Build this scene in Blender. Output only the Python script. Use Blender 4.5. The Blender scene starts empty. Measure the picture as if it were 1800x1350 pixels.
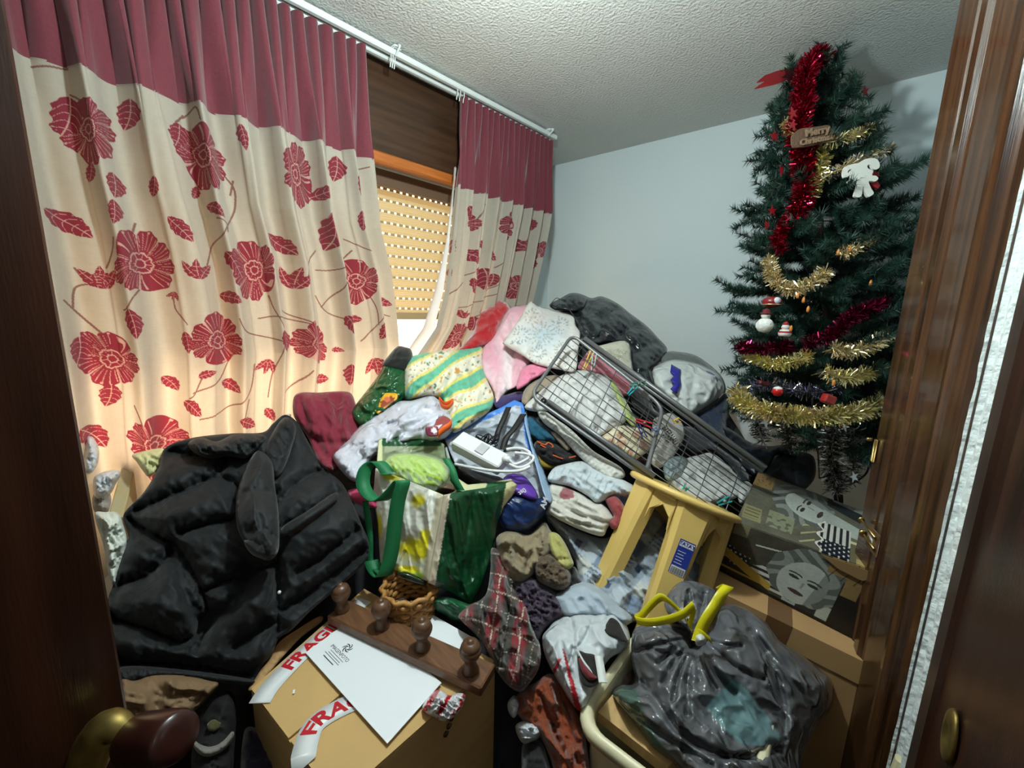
import bpy, math, random
import numpy as np
from mathutils import Vector, geometry

random.seed(7)
RS = np.random.RandomState(11)
SC = bpy.context.scene
COL = SC.collection
PI = math.pi

# ---------------------------------------------------------------- camera
FPX = 700.0                                   # focal length in pixels of the 1800 x 1350 frame
CAM = np.array([0.0, 0.0, 1.55])
_dn = np.array([-93.0, 3939.0, FPX]); _dn /= np.linalg.norm(_dn)
_v1 = np.array([695.0, -107.0, FPX])
_y = _v1 - _dn * (_v1 @ _dn); _y /= np.linalg.norm(_y)
ROT = np.array([np.cross(_y, -_dn), _y, -_dn])   # camera (right, down, forward) -> world
cd = bpy.data.cameras.new('camera'); cam = bpy.data.objects.new('camera', cd); COL.objects.link(cam)
cd.sensor_fit = 'HORIZONTAL'; cd.sensor_width = 36.0; cd.lens = FPX / 1800 * 36; cd.clip_start = 0.02
r_, d_, f_ = ROT[:, 0], ROT[:, 1], ROT[:, 2]
from mathutils import Matrix
cam.matrix_world = Matrix(((r_[0], -d_[0], -f_[0], CAM[0]), (r_[1], -d_[1], -f_[1], CAM[1]), (r_[2], -d_[2], -f_[2], CAM[2]), (0, 0, 0, 1)))
SC.camera = cam

# ---------------------------------------------------------------- view, world, lights
SC.view_settings.view_transform = 'Standard'; SC.view_settings.look = 'None'
SC.view_settings.gamma = 1.0; SC.view_settings.use_curve_mapping = False
SC.view_settings.exposure = 0.0
w = bpy.data.worlds.new('sky'); SC.world = w; w.use_nodes = True
bg = w.node_tree.nodes['Background']; bg.inputs['Color'].default_value = (1.0, 0.86, 0.62, 1); bg.inputs['Strength'].default_value = 3.2

def light(name, kind, loc, energy, color, rot=None, **kw):
    l = bpy.data.lights.new(name, kind); l.energy = energy; l.color = color
    for k, v in kw.items(): setattr(l, k, v)
    o = bpy.data.objects.new(name, l); COL.objects.link(o); o.location = loc
    if rot: o.rotation_euler = rot
    return o
# daylight entering under the half-lowered shutter, and the bulb of the ceiling lamp just above the frame
light('daylight', 'AREA', (-2.30, 0.75, 0.95), 19, (1.0, 0.54, 0.30), (0, math.radians(-96), 0), shape='RECTANGLE', size=0.45, size_y=1.9)
light('sun', 'SUN', (-4, 0.5, 4), 10.0, (1.0, 0.70, 0.45), (0, math.radians(-66), math.radians(-14)), angle=0.45)
light('ceiling_bulb', 'POINT', (-0.56, 0.58, 2.22), 47, (0.86, 0.99, 0.98), shadow_soft_size=0.035)
light('hall_fill', 'POINT', (0.75, -0.55, 2.30), 3.0, (0.88, 0.98, 0.98), shadow_soft_size=0.10)  # weak fill added from the hall side, no lamp known there

# ---------------------------------------------------------------- pixel rays (where things stand was measured on the photo)
def rays(px, py):
    px = np.asarray(px, float); py = np.asarray(py, float)
    c = np.stack([(px - 900) / FPX, (py - 675) / FPX, np.ones_like(px)], -1)
    return c @ ROT.T
def at(px, py, d): return CAM + rays(px, py) * (np.asarray(d, float)[..., None] if np.ndim(d) else d)
def on_x(px, py, x0): r = rays(px, py); return CAM + r * (x0 / r[..., 0])[..., None]
def on_z(px, py, z0): r = rays(px, py); return CAM + r * ((z0 - CAM[2]) / r[..., 2])[..., None]
def proj(P):
    c = (np.asarray(P) - CAM) @ ROT
    return 900 + c[..., 0] / c[..., 2] * FPX, 675 + c[..., 1] / c[..., 2] * FPX, c[..., 2]

# ---------------------------------------------------------------- noise
_perm = np.concatenate([RS.permutation(256)] * 3)
_grad = RS.normal(size=(256, 3)); _grad /= np.linalg.norm(_grad, axis=1)[:, None]
def noise(P):
    P = np.asarray(P, float); i = np.floor(P).astype(int); f = P - i; i = i & 255
    u = f * f * f * (f * (f * 6 - 15) + 10)
    out = 0
    for dx in (0, 1):
        for dy in (0, 1):
            for dz in (0, 1):
                h = _perm[_perm[_perm[(i[..., 0] + dx) & 255] + ((i[..., 1] + dy) & 255)] + ((i[..., 2] + dz) & 255)]
                g = _grad[h]; q = f - np.array([dx, dy, dz])
                wt = np.abs(1 - dx - u[..., 0]) * np.abs(1 - dy - u[..., 1]) * np.abs(1 - dz - u[..., 2])
                out = out + wt * (g * q).sum(-1)
    return out
def noise2(a, b, seed=0.0): return noise(np.stack([a, b, np.full_like(a, seed + 0.37)], -1))
def ridge(a, b, seed=0.0): return 1 - np.abs(noise2(a, b, seed)) * 2.6
def sstep(a, b, x): t = np.clip((x - a) / (b - a), 0, 1); return t * t * (3 - 2 * t)

# ---------------------------------------------------------------- materials
def mat(name, color=(.5, .5, .5), rough=.6, metal=0.0, bump=0.0, bscale=60.0, vary=0.0, vscale=8.0, attr=False, sheen=0.0,
        transl=0.0, alpha=1.0, coat=0.0, emit=None, estr=0.0, spec=0.5, stretch=None, trans=0.0, ior=1.45, bdist=0.004, aniso=0, color2=None, wrink=0.0, wscale=16.0, wdist=0.012):
    m = bpy.data.materials.new(name); m.use_nodes = True
    nt = m.node_tree; N = nt.nodes; L = nt.links; b = N['Principled BSDF']; outn = N['Material Output']
    b.inputs['Base Color'].default_value = (*color, 1); b.inputs['Roughness'].default_value = rough; b.inputs['Metallic'].default_value = metal
    b.inputs['Specular IOR Level'].default_value = spec
    if sheen: b.inputs['Sheen Weight'].default_value = sheen; b.inputs['Sheen Roughness'].default_value = .5
    if coat: b.inputs['Coat Weight'].default_value = coat; b.inputs['Coat Roughness'].default_value = .08
    if trans: b.inputs['Transmission Weight'].default_value = trans; b.inputs['IOR'].default_value = ior
    if emit: b.inputs['Emission Color'].default_value = (*emit, 1); b.inputs['Emission Strength'].default_value = estr
    if alpha < 1: b.inputs['Alpha'].default_value = alpha
    tc = N.new('ShaderNodeTexCoord'); vec = tc.outputs['Object']
    if stretch:
        mp = N.new('ShaderNodeMapping'); mp.inputs['Scale'].default_value = stretch; L.new(vec, mp.inputs['Vector']); vec = mp.outputs['Vector']
    csock = None
    if attr:
        a = N.new('ShaderNodeAttribute'); a.attribute_name = 'Col'; csock = a.outputs['Color']
    if vary or color2:
        n = N.new('ShaderNodeTexNoise'); n.inputs['Scale'].default_value = vscale; n.inputs['Detail'].default_value = 6; L.new(vec, n.inputs['Vector'])
        if color2:
            rp = N.new('ShaderNodeValToRGB'); rp.color_ramp.elements[0].position = .35; rp.color_ramp.elements[1].position = .65
            rp.color_ramp.elements[0].color = (*color, 1); rp.color_ramp.elements[1].color = (*color2, 1)
            L.new(n.outputs['Fac'], rp.inputs['Fac']); csock = rp.outputs['Color']
        if vary:
            mr = N.new('ShaderNodeMapRange'); mr.inputs['From Min'].default_value = .3; mr.inputs['From Max'].default_value = .7
            mr.inputs['To Min'].default_value = 1 - vary; mr.inputs['To Max'].default_value = 1 + vary; L.new(n.outputs['Fac'], mr.inputs['Value'])
            hs = N.new('ShaderNodeHueSaturation'); L.new(mr.outputs['Result'], hs.inputs['Value'])
            if csock: L.new(csock, hs.inputs['Color'])
            else: hs.inputs['Color'].default_value = (*color, 1)
            csock = hs.outputs['Color']
    if csock: L.new(csock, b.inputs['Base Color'])
    if bump:
        n2 = N.new('ShaderNodeTexNoise'); n2.inputs['Scale'].default_value = bscale; n2.inputs['Detail'].default_value = 4; L.new(vec, n2.inputs['Vector'])
        bp = N.new('ShaderNodeBump'); bp.inputs['Strength'].default_value = bump; bp.inputs['Distance'].default_value = bdist
        L.new(n2.outputs['Fac'], bp.inputs['Height']); L.new(bp.outputs['Normal'], b.inputs['Normal'])
    if wrink:
        n3 = N.new('ShaderNodeTexNoise'); n3.noise_type = 'RIDGED_MULTIFRACTAL'; n3.inputs['Scale'].default_value = wscale; n3.inputs['Detail'].default_value = 2.5; n3.inputs['Distortion'].default_value = 1.2
        L.new(tc.outputs['Object'], n3.inputs['Vector']); b3 = N.new('ShaderNodeBump'); b3.inputs['Strength'].default_value = wrink; b3.inputs['Distance'].default_value = wdist
        L.new(n3.outputs['Fac'], b3.inputs['Height'])
        if bump: L.new(bp.outputs['Normal'], b3.inputs['Normal'])
        L.new(b3.outputs['Normal'], b.inputs['Normal'])
    if transl:
        t = N.new('ShaderNodeBsdfTranslucent'); t.inputs['Color'].default_value = (*color, 1)
        if csock: L.new(csock, t.inputs['Color'])
        mx = N.new('ShaderNodeMixShader'); mx.inputs['Fac'].default_value = transl
        L.new(b.outputs['BSDF'], mx.inputs[1]); L.new(t.outputs['BSDF'], mx.inputs[2]); L.new(mx.outputs['Shader'], outn.inputs['Surface'])
    return m
def srgb(r, g, b):
    f = lambda c: (c / 255 / 12.92) if c / 255 <= .04045 else ((c / 255 + .055) / 1.055) ** 2.4
    return (f(r), f(g), f(b))

# ---------------------------------------------------------------- objects
def tag(o, label=None, cat=None, group=None, kind=None):
    if label: o['label'] = label
    if cat: o['category'] = cat
    if group: o['group'] = group
    if kind: o['kind'] = kind
    return o
def thing(name, loc, label=None, cat=None, group=None, kind=None):
    o = bpy.data.objects.new(name, None); COL.objects.link(o); o.location = tuple(loc); o.empty_display_size = .05
    return tag(o, label, cat, group, kind)
def wloc(o):
    p = np.zeros(3)
    while o is not None: p = p + np.array(o.location); o = o.parent
    return p
def mk(name, V, Fc, m, parent=None, label=None, cat=None, group=None, kind=None, smooth=True, col=None, uv=None, mats=None, mi=None, org=None):
    """one mesh object from world-space vertices; its origin is its parent's, or the middle of its foot"""
    V = np.asarray(V, float)
    if org is not None: o0 = np.asarray(org, float) 
    elif parent is not None: o0 = wloc(parent)
    else: o0 = np.array([V[:, 0].mean(), V[:, 1].mean(), V[:, 2].min()])
    me = bpy.data.meshes.new(name)
    Fl = Fc.tolist() if isinstance(Fc, np.ndarray) else [tuple(f) for f in Fc]
    me.from_pydata((V - o0).tolist(), [], Fl); me.update()
    for mm in (mats or [m]): me.materials.append(mm)
    if mi is not None: me.polygons.foreach_set('material_index', np.asarray(mi, np.int32))
    if smooth: me.polygons.foreach_set('use_smooth', np.ones(len(me.polygons), bool))
    if col is not None:
        c = np.ones((len(V), 4), np.float32); c[:, :3] = col
        me.color_attributes.new('Col', 'FLOAT_COLOR', 'POINT').data.foreach_set('color', c.ravel())
    o = bpy.data.objects.new(name, me); COL.objects.link(o)
    if parent is not None:
        o.parent = parent; o.location = tuple(o0 - wloc(parent))
    else: o.location = tuple(o0)
    return tag(o, label, cat, group, kind)
class MB:
    """collects shapes into one mesh"""
    def __init__(s): s.V = []; s.F = []; s.n = 0; s.mi = []; s.C = []
    def add(s, V, F, mi=0, col=None):
        V = np.asarray(V, float); s.V.append(V)
        s.F += [tuple(int(i) + s.n for i in f) for f in F]; s.mi += [mi] * len(F); s.n += len(V)
        s.C.append(np.tile(np.array(col if col is not None else (1, 1, 1), float), (len(V), 1)) if col is None or np.ndim(col) == 1 else np.asarray(col))
        return s
    def box(s, c, size, rot=None, mi=0, col=None, bev=0.0):
        x, y, z = np.array(size) / 2
        if bev <= 0:
            V = np.array([(sx * x, sy * y, sz * z) for sx in (-1, 1) for sy in (-1, 1) for sz in (-1, 1)], float)
            F = [(0, 1, 3, 2), (4, 6, 7, 5), (0, 4, 5, 1), (2, 3, 7, 6), (0, 2, 6, 4), (1, 5, 7, 3)]
        else:
            b = bev; V = []; idx = {}
            for sx in (-1, 1):
                for sy in (-1, 1):
                    for sz in (-1, 1):
                        for k in range(3):
                            p = [sx * (x - b), sy * (y - b), sz * (z - b)]; p[k] += (sx, sy, sz)[k] * b
                            idx[(sx, sy, sz, k)] = len(V); V.append(p)
            V = np.array(V); F = []
            for k in range(3):
                for sg in (-1, 1):
                    o = [i for i in range(3) if i != k]
                    def key(a, b2):
                        q = [0, 0, 0]; q[k] = sg; q[o[0]] = a; q[o[1]] = b2; return idx[(*q, k)]
                    f = (key(-1, -1), key(1, -1), key(1, 1), key(-1, 1))
                    pos = (sg > 0) ^ (k == 1); F.append(f if pos else f[::-1])
            for k in range(3):
                o = [i for i in range(3) if i != k]
                for a in (-1, 1):
                    for b2 in (-1, 1):
                        def kk(t, ax):
                            q = [0, 0, 0]; q[k] = t; q[o[0]] = a; q[o[1]] = b2; return idx[(*q, ax)]
                        F.append((kk(-1, o[0]), kk(1, o[0]), kk(1, o[1]), kk(-1, o[1])))
            for sx in (-1, 1):
                for sy in (-1, 1):
                    for sz in (-1, 1): F.append(tuple(idx[(sx, sy, sz, k)] for k in range(3)))
        if rot is not None: V = V @ np.asarray(rot).T
        return s.add(V + np.asarray(c), F, mi, col)
    def tube(s, P, r, n=8, mi=0, col=None, cap=True, closed=False):
        P = np.asarray(P, float); m = len(P); R = np.full(m, r) if np.ndim(r) == 0 else np.asarray(r, float)
        T = np.gradient(P, axis=0)
        if closed: T = np.roll(P, -1, 0) - np.roll(P, 1, 0)
        T /= np.linalg.norm(T, axis=1)[:, None] + 1e-12
        a = np.array([0, 0, 1.0]) if abs(T[0, 2]) < .9 else np.array([1.0, 0, 0])
        u = np.cross(T[0], a); u /= np.linalg.norm(u); V = []
        for i in range(m):
            u = u - T[i] * (u @ T[i]); u /= np.linalg.norm(u) + 1e-12; v = np.cross(T[i], u)
            th = np.arange(n) * 2 * PI / n
            V.append(P[i] + R[i] * (np.cos(th)[:, None] * u + np.sin(th)[:, None] * v))
        V = np.concatenate(V); F = []
        for i in range(m if closed else m - 1):
            j = (i + 1) % m
            for k in range(n): F.append((i * n + k, i * n + (k + 1) % n, j * n + (k + 1) % n, j * n + k))
        if cap and not closed: F.append(tuple(range(n))[::-1]); F.append(tuple((m - 1) * n + k for k in range(n)))
        return s.add(V, F, mi, col)
    def lathe(s, prof, c, axis=(0, 0, 1), n=20, mi=0, col=None):
        """prof: (radius, height) pairs along axis from c"""
        A = np.array(axis, float); A /= np.linalg.norm(A)
        a = np.array([0, 0, 1.0]) if abs(A[2]) < .9 else np.array([1.0, 0, 0])
        u = np.cross(A, a); u /= np.linalg.norm(u); v = np.cross(A, u)
        th = np.arange(n) * 2 * PI / n; ring = np.cos(th)[:, None] * u + np.sin(th)[:, None] * v
        V = np.concatenate([np.asarray(c) + A * h + ring * max(r, 1e-4) for r, h in prof]); F = []
        for i in range(len(prof) - 1):
            for k in range(n): F.append((i * n + k, i * n + (k + 1) % n, (i + 1) * n + (k + 1) % n, (i + 1) * n + k))
        F.append(tuple(range(n))[::-1]); F.append(tuple((len(prof) - 1) * n + k for k in range(n)))
        return s.add(V, F, mi, col)
    def prism(s, poly, base, e1, e2, ex, mi=0, col=None):
        """polygon (a, b) in the plane base + a e1 + b e2, extruded by vector ex"""
        P = np.array([np.asarray(base) + a * np.asarray(e1) + b * np.asarray(e2) for a, b in poly]); n = len(P)
        V = np.concatenate([P, P + np.asarray(ex)])
        F = [tuple(range(n))[::-1], tuple(range(n, 2 * n))] + [(i, (i + 1) % n, n + (i + 1) % n, n + i) for i in range(n)]
        return s.add(V, F, mi, col)
    def build(s, name, m, parent=None, **kw):
        if kw.pop('usecol', False): kw['col'] = np.concatenate(s.C)
        mats = kw.get('mats')
        return mk(name, np.concatenate(s.V), s.F, m, parent, mi=s.mi if mats else None, **kw)
def frame3(z, x=None):
    """rotation whose columns are x', y', z' with z' = z"""
    z = np.array(z, float); z /= np.linalg.norm(z)
    x = np.array(x if x is not None else (1, 0, 0), float); x = x - z * (x @ z)
    if np.linalg.norm(x) < 1e-3: x = np.array([0, 1.0, 0]) - z * z[1]
    x /= np.linalg.norm(x); return np.stack([x, np.cross(z, x), z], 1)
def grid_faces(nu, nv):
    i = np.arange(nu * nv).reshape(nv, nu)
    return np.stack([i[:-1, :-1], i[:-1, 1:], i[1:, 1:], i[1:, :-1]], -1).reshape(-1, 4)
def spline(P, n=12, closed=False):
    P = np.asarray(P, float); m = len(P); out = []
    for i in range(m if closed else m - 1):
        g = lambda k: P[k % m] if closed else P[min(max(k, 0), m - 1)]
        a, b, c, d = g(i - 1), g(i), g(i + 1), g(i + 2)
        t = np.linspace(0, 1, n, endpoint=False)[:, None]
        out.append(.5 * (2 * b + (c - a) * t + (2 * a - 5 * b + 4 * c - d) * t * t + (3 * b - a - 3 * c + d) * t ** 3))
    if not closed: out.append(P[-1:])
    return np.concatenate(out)
def resample(P, step, closed=False):
    P = np.asarray(P, float)
    if closed: P = np.concatenate([P, P[:1]])
    d = np.linalg.norm(np.diff(P[:, :2], axis=0), axis=1); L = np.concatenate([[0], np.cumsum(d)])
    n = max(3, int(round(L[-1] / step))); t = np.linspace(0, L[-1], n, endpoint=False) if closed else np.linspace(0, L[-1], n + 1)
    return np.stack([np.interp(t, L, P[:, k]) for k in range(P.shape[1])], -1)
def dist_poly(Q, P, closed=True):
    A = np.asarray(P, float)[:, :2]; B = np.roll(A, -1, 0)
    if not closed: A, B = A[:-1], B[:-1]
    best = np.full(len(Q), 1e9)
    for a, b in zip(A, B):
        ab = b - a; t = np.clip(((Q - a) @ ab) / (ab @ ab + 1e-9), 0, 1)
        best = np.minimum(best, np.linalg.norm(Q - a - t[:, None] * ab, axis=1))
    return best
def inside_poly(Q, P):
    x, y = Q[:, 0], Q[:, 1]; c = np.zeros(len(Q), bool); P = np.asarray(P, float)[:, :2]
    for (x1, y1), (x2, y2) in zip(P, np.roll(P, -1, 0)):
        h = ((y1 > y) != (y2 > y)); c ^= h & (x < (x2 - x1) * (y - y1) / (y2 - y1 + 1e-12) + x1)
    return c
class TPS:
    def __init__(s, P):
        P = np.asarray(P, float); s.X = P[:, :2] / 100; n = len(P)
        K = s.k(np.linalg.norm(s.X[:, None] - s.X[None], axis=2)) + np.eye(n) * 2e-3
        A = np.zeros((n + 3, n + 3)); A[:n, :n] = K; A[:n, n] = 1; A[:n, n + 1:] = s.X; A[n, :n] = 1; A[n + 1:, :n] = s.X.T
        s.w = np.linalg.solve(A, np.concatenate([P[:, 2], [0, 0, 0]]))
    def k(s, r): return np.where(r > 0, r * r * np.log(r + 1e-9), 0)
    def __call__(s, x, y):
        x = np.asarray(x, float); q = np.stack([x.ravel(), np.asarray(y, float).ravel()], 1) / 100
        K = s.k(np.linalg.norm(q[:, None] - s.X[None], axis=2))
        return (K @ s.w[:-3] + s.w[-3] + q @ s.w[-2:]).reshape(x.shape)
# ================================================================ the room
M = {}
M['wall'] = mat('white plaster', (.67, .765, .785), .9, bump=.25, bscale=55, bdist=.003)
M['ceiling'] = mat('stucco', (.62, .63, .60), .95, bump=.9, bscale=105, bdist=.010)
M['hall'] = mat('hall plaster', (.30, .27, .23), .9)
M['floor'] = mat('floor tile', (.12, .07, .04), .35, vary=.3)
M['dark_wood'] = mat('dark stained panel', (.055, .026, .013), .35, vary=.35, vscale=3, stretch=(2, 1, 14), bump=.1, bscale=40)
M['orange_wood'] = mat('varnished pine edge', (.45, .13, .025), .35, vary=.2, vscale=6, stretch=(14, 1, 14))
M['door_wood'] = mat('old varnished door', (.030, .010, .005), .30, vary=.55, vscale=2.5, stretch=(9, 9, .8), bump=.12, bscale=45)
M['jamb_wood'] = mat('varnished jamb', (.052, .021, .0075), .24, vary=.8, vscale=5, stretch=(16, 16, .35), bump=.08, bscale=30, coat=.3)
M['white_plastic'] = mat('white enamel', (.74, .80, .78), .35)
M['alu'] = mat('brown aluminium', (.17, .105, .065), .45)
M['slat'] = mat('shutter slat', (.44, .38, .23), .5, transl=.20)
M['brass'] = mat('brass', (.50, .36, .13), .35, metal=1.0)
M['old_brass'] = mat('worn brass', (.30, .22, .07), .5, metal=1.0, vary=.5, vscale=30)
M['plaster_edge'] = mat('rough plaster edge', (.74, .80, .80), .95, bump=.9, bscale=50, bdist=.01)
M['foam'] = mat('dried filler foam', (.65, .58, .36), .8)

ZC = 2.5
def wallbox(name, lo, hi, m):
    lo, hi = np.array(lo, float), np.array(hi, float)
    return MB().box((lo + hi) / 2, hi - lo).build(name, m, kind='structure', smooth=False)
wallbox('floor', (-2.1, -1.4, -.1), (1.4, 2.7, 0), M['floor'])
MB().box((-.35, .65, ZC + .05), (3.5, 4.1, .1)).build('ceiling', M['ceiling'], kind='structure', smooth=False)
WX = -1.7926
b = MB()
for lo, hi in [((WX - .25, -1.4, 0), (WX, 2.7, .95)), ((WX - .25, -1.4, .95), (WX, -.25, ZC)), ((WX - .25, 1.50, .95), (WX, 2.7, ZC)), ((WX - .25, -.25, 2.30), (WX, 1.50, ZC))]:
    lo, hi = np.array(lo), np.array(hi); b.box((lo + hi) / 2, hi - lo)
b.build('wall_left', M['wall'], kind='structure', smooth=False)
a6 = math.radians(6.014); e = np.array([math.cos(a6), math.sin(a6), 0]); nb = np.array([-e[1], e[0], 0])
p0 = np.array([WX, 2.1697, 0])
MB().box(p0 + e * .95 + nb * .06 + (0, 0, ZC / 2), (2.3, .12, ZC), frame3((0, 0, 1), e)).build('wall_back', M['wall'], kind='structure', smooth=False)
wallbox('wall_right', (.035, 1.28, 0), (.14, 2.5, ZC), M['wall'])
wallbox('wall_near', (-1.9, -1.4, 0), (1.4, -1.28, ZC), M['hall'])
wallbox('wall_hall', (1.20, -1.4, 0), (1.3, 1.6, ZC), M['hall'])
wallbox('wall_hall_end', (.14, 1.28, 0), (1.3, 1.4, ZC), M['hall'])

# ---- window: shutter box, frame, roller shutter
win = thing('window_1', (-1.79, .65, .95), 'window behind the curtains with its roller shutter almost down', 'window', kind='structure')
MB().box((-1.69, .62, 2.3345), (.20, 2.06, .331), bev=.003).build('shutter_box', M['dark_wood'], win, smooth=False)
MB().box((-1.595, .62, 2.1475), (.035, 2.06, .043), bev=.006).build('box_trim', M['orange_wood'], win, smooth=False)
MB().box((-1.65, .62, 2.163), (.10, 2.06, .012)).build('box_underside', M['alu'], win, smooth=False)
MB().box((-1.712, .62, 2.113), (.03, 1.75, .065), bev=.003).box((-1.712, 1.46, 1.53), (.03, .06, 1.1)).box((-1.712, -.22, 1.53), (.03, .06, 1.1)).build('window_frame', M['alu'], win, smooth=False)
MB().box((-1.700, .62, 2.148), (.03, 1.75, .006)).build('frame_edge', M['white_plastic'], win, smooth=False)
MB().box((-1.86, .62, .965), (.28, 1.75, .03), bev=.004).build('window_sill', M['wall'], win, smooth=False)
sh = MB(); XS = -1.80; z = 2.145; rows = []
ys, ye = -.25, 1.50
k = 0
while z > 1.52:
    prof = [(-.002, 0), (.004, -.004), (.0045, -.010), (.003, -.0115), (.005, -.013), (.0055, -.020), (.004, -.0215), (.005, -.023), (.0045, -.030), (.003, -.0315), (.004, -.033), (.001, -.041), (-.002, -.041)]
    P = [(XS + a, z + c) for a, c in prof]; n = len(P)
    V = [(x, ys, zz) for x, zz in P] + [(x, ye, zz) for x, zz in P]
    sh.add(V, [(i, i + 1, n + i + 1, n + i) for i in range(n - 1)])
    # joint strip with its row of light slots (the lowest slats are closed up)
    zj = z - .045
    if zj > 1.535:
        yy = ys + (k % 2) * .012
        while yy < ye:
            sh.box((XS - .001, yy + .010, zj), (.003, .020, .0085)); yy += .033
    else: sh.box((XS - .001, (ys + ye) / 2, zj), (.003, ye - ys, .0085))
    z -= .049; k += 1
sh.build('roller_shutter', M['slat'], win, smooth=False)
MB().box((XS, (ys + ye) / 2, z + .018), (.014, ye - ys, .03)).build('shutter_bottom_bar', M['slat'], win, smooth=False)

# ---- curtain rail
XR = -1.49
rail = thing('curtain_rail', (XR, .8, 2.44), 'white metal double curtain rail running along under the ceiling', 'curtain rail')
MB().box((XR + .012, .60, 2.478), (.022, 2.42, .020), bev=.004).build('front_track', M['white_plastic'], rail, smooth=False)
MB().box((XR - .030, .60, 2.474), (.020, 2.42, .016), bev=.004).build('rear_track', M['white_plastic'], rail, smooth=False)
for yb in (.86, 1.74, -.1):
    MB().box((XR - .008, yb, 2.490), (.09, .03, .012), bev=.003).tube(spline([(XR + .035, yb, 2.494), (XR + .05, yb, 2.488), (XR + .035, yb, 2.476), (XR + .02, yb, 2.466)], 5), .004, 6).build('bracket', M['white_plastic'], rail)
for yb in (.845, .853, .861, 1.15, 1.165, 1.185):
    MB().tube(spline([(XR + .012, yb, 2.468), (XR + .012, yb, 2.452), (XR + .004, yb + .002, 2.444), (XR + .004, yb, 2.430)], 4), .0022, 5).build('glider', M['white_plastic'], rail)

# ---- curtains
RED = np.array(srgb(132, 42, 58)); LINE = np.array(srgb(196, 158, 150)); STEM = np.array(srgb(128, 92, 84))
CREAM = np.array(srgb(184, 177, 164))
class Cloth:
    def __init__(s, eL, eR, zs, W):
        # edges: pixel paths turned into y(z) on the rail's plane
        def path(e):
            if np.ndim(e) == 0: return np.array([[0.3, e], [3, e]])
            P = on_x(np.array(e, float)[:, 0], np.array(e, float)[:, 1], XR); o = np.argsort(P[:, 2]); return P[o][:, [2, 1]]
        s.L, s.R = path(eL), path(eR); s.W = W
    def y01(s, z): return np.interp(z, s.L[:, 0], s.L[:, 1]), np.interp(z, s.R[:, 0], s.R[:, 1])
    def px(s, px, py):
        P = on_x(np.asarray(px, float), np.asarray(py, float), XR); y0, y1 = s.y01(P[..., 2])
        return np.stack([(P[..., 1] - y0) / (y1 - y0) * s.W, P[..., 2]], -1)
def paint(A, Z, cl, flowers, leaves, buds, stems):
    C = np.tile(CREAM, (*A.shape, 1)); C *= (1 + .05 * noise2(A * 240, Z * 60))[..., None] * (1 + .05 * noise2(A * 60, Z * 260, 3))[..., None]
    def region(c, r):
        return (np.abs(A - c[0]) < r) & (np.abs(Z - c[1]) < r)
    for st in stems:
        P = spline(cl.px(*np.array(st, float).T), 8)
        lo, hi = P.min(0) - .02, P.max(0) + .02
        m = (A > lo[0]) & (A < hi[0]) & (Z > lo[1]) & (Z < hi[1])
        if m.any():
            d = dist_poly(np.stack([A[m], Z[m]], 1), P, False); c = C[m]; c[d < .0021] = STEM; C[m] = c
    def leaf(c0, c1, wid):
        c = (c0 + c1) / 2; L = np.linalg.norm(c1 - c0) / 2; m = region(c, L * 1.3)
        if not m.any(): return
        d = (c1 - c0) / (2 * L); x = (A[m] - c[0]) * d[0] + (Z[m] - c[1]) * d[1]; y = -(A[m] - c[0]) * d[1] + (Z[m] - c[1]) * d[0]
        t = x / L; h = wid * L * np.clip(1 - np.abs(t) ** 2.2, 0, 1) * (1 - .25 * t) * (1 + .08 * np.sin(t * 14))
        y = y - .12 * L * (1 - t * t)
        ins = (np.abs(y) < h) & (np.abs(t) < 1)
        v = np.abs(((x - np.abs(y) * .9 + .006 * np.sin(np.abs(y) * 160)) / L * 2.6) % 1 - .5) < .035
        ln = ins & ((np.abs(y) < .022 * L) | v)
        cc = C[m]; cc[ins] = RED * (1 + .0 * x[ins])[:, None]; cc[ln] = LINE; C[m] = cc
    def flower(c, r, rot=0.0, k=8, op=0.0):
        m = region(c, r * 1.35)
        if not m.any(): return
        x, y = A[m] - c[0] + .10 * r * math.cos(op * 7), Z[m] - c[1] + .12 * r * math.sin(op * 5); rr = np.hypot(x * 1.32, y * .92) / r; th = np.arctan2(y, x * 1.3) + rot; th = th + .30 * np.sin(th * 2 + op) + .14 * np.sin(th * 3 + 2 * op)
        e = .80 + .20 * np.abs(np.cos(k / 2 * th)) ** .6 + .09 * np.cos(2 * th + op) + .06 * np.cos(3 * th + 2 * op) + .022 * np.cos(21 * th + op)
        ins = rr < e; q = rr / e
        pet = np.abs(np.cos(k / 2 * th)) < .09
        vein = (np.abs(np.sin(k * 2.5 * th + .5 * np.sin(4 * q))) < .20) & (q > .42) & (q < .93)
        ring = (np.abs(q - .33) < .025) | (np.abs(q - .14) < .02) | ((q < .33) & (np.abs(np.sin(4 * th)) < .13) & (q > .14)) | ((q > .9) & (np.abs(np.sin(k * th)) < .25) & (q < .97))
        ln = ins & ((pet & (q > .34)) | vein | ring)
        cc = C[m]; cc[ins] = RED; cc[ln] = LINE * .93; C[m] = cc
    for f in flowers: flower(cl.px(f[0], f[1]), f[2], f[3] if len(f) > 3 else f[0] * .01, op=f[0] * .37)
    for (x0, y0, x1, y1) in leaves: leaf(cl.px(x0, y0), cl.px(x1, y1), .52)
    for (x, y, dx, dy) in buds:   # three petals opening from a stalk
        c = cl.px(x, y); c1 = cl.px(x + dx, y + dy); d = c1 - c; p = np.array([-d[1], d[0]])
        leaf(c, c + d * 1.0 + p * .62, .36); leaf(c, c + d * 1.15, .32); leaf(c, c + d * .9 - p * .62, .36)
    return C
M['print'] = mat('printed curtain cloth', CREAM, .9, attr=True, transl=.36, sheen=.2)
M['burgundy'] = mat('burgundy curtain cloth', tuple(np.array(srgb(106, 38, 50))), .85, sheen=.35, vary=.12, vscale=160, bump=.15, bscale=350)
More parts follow.
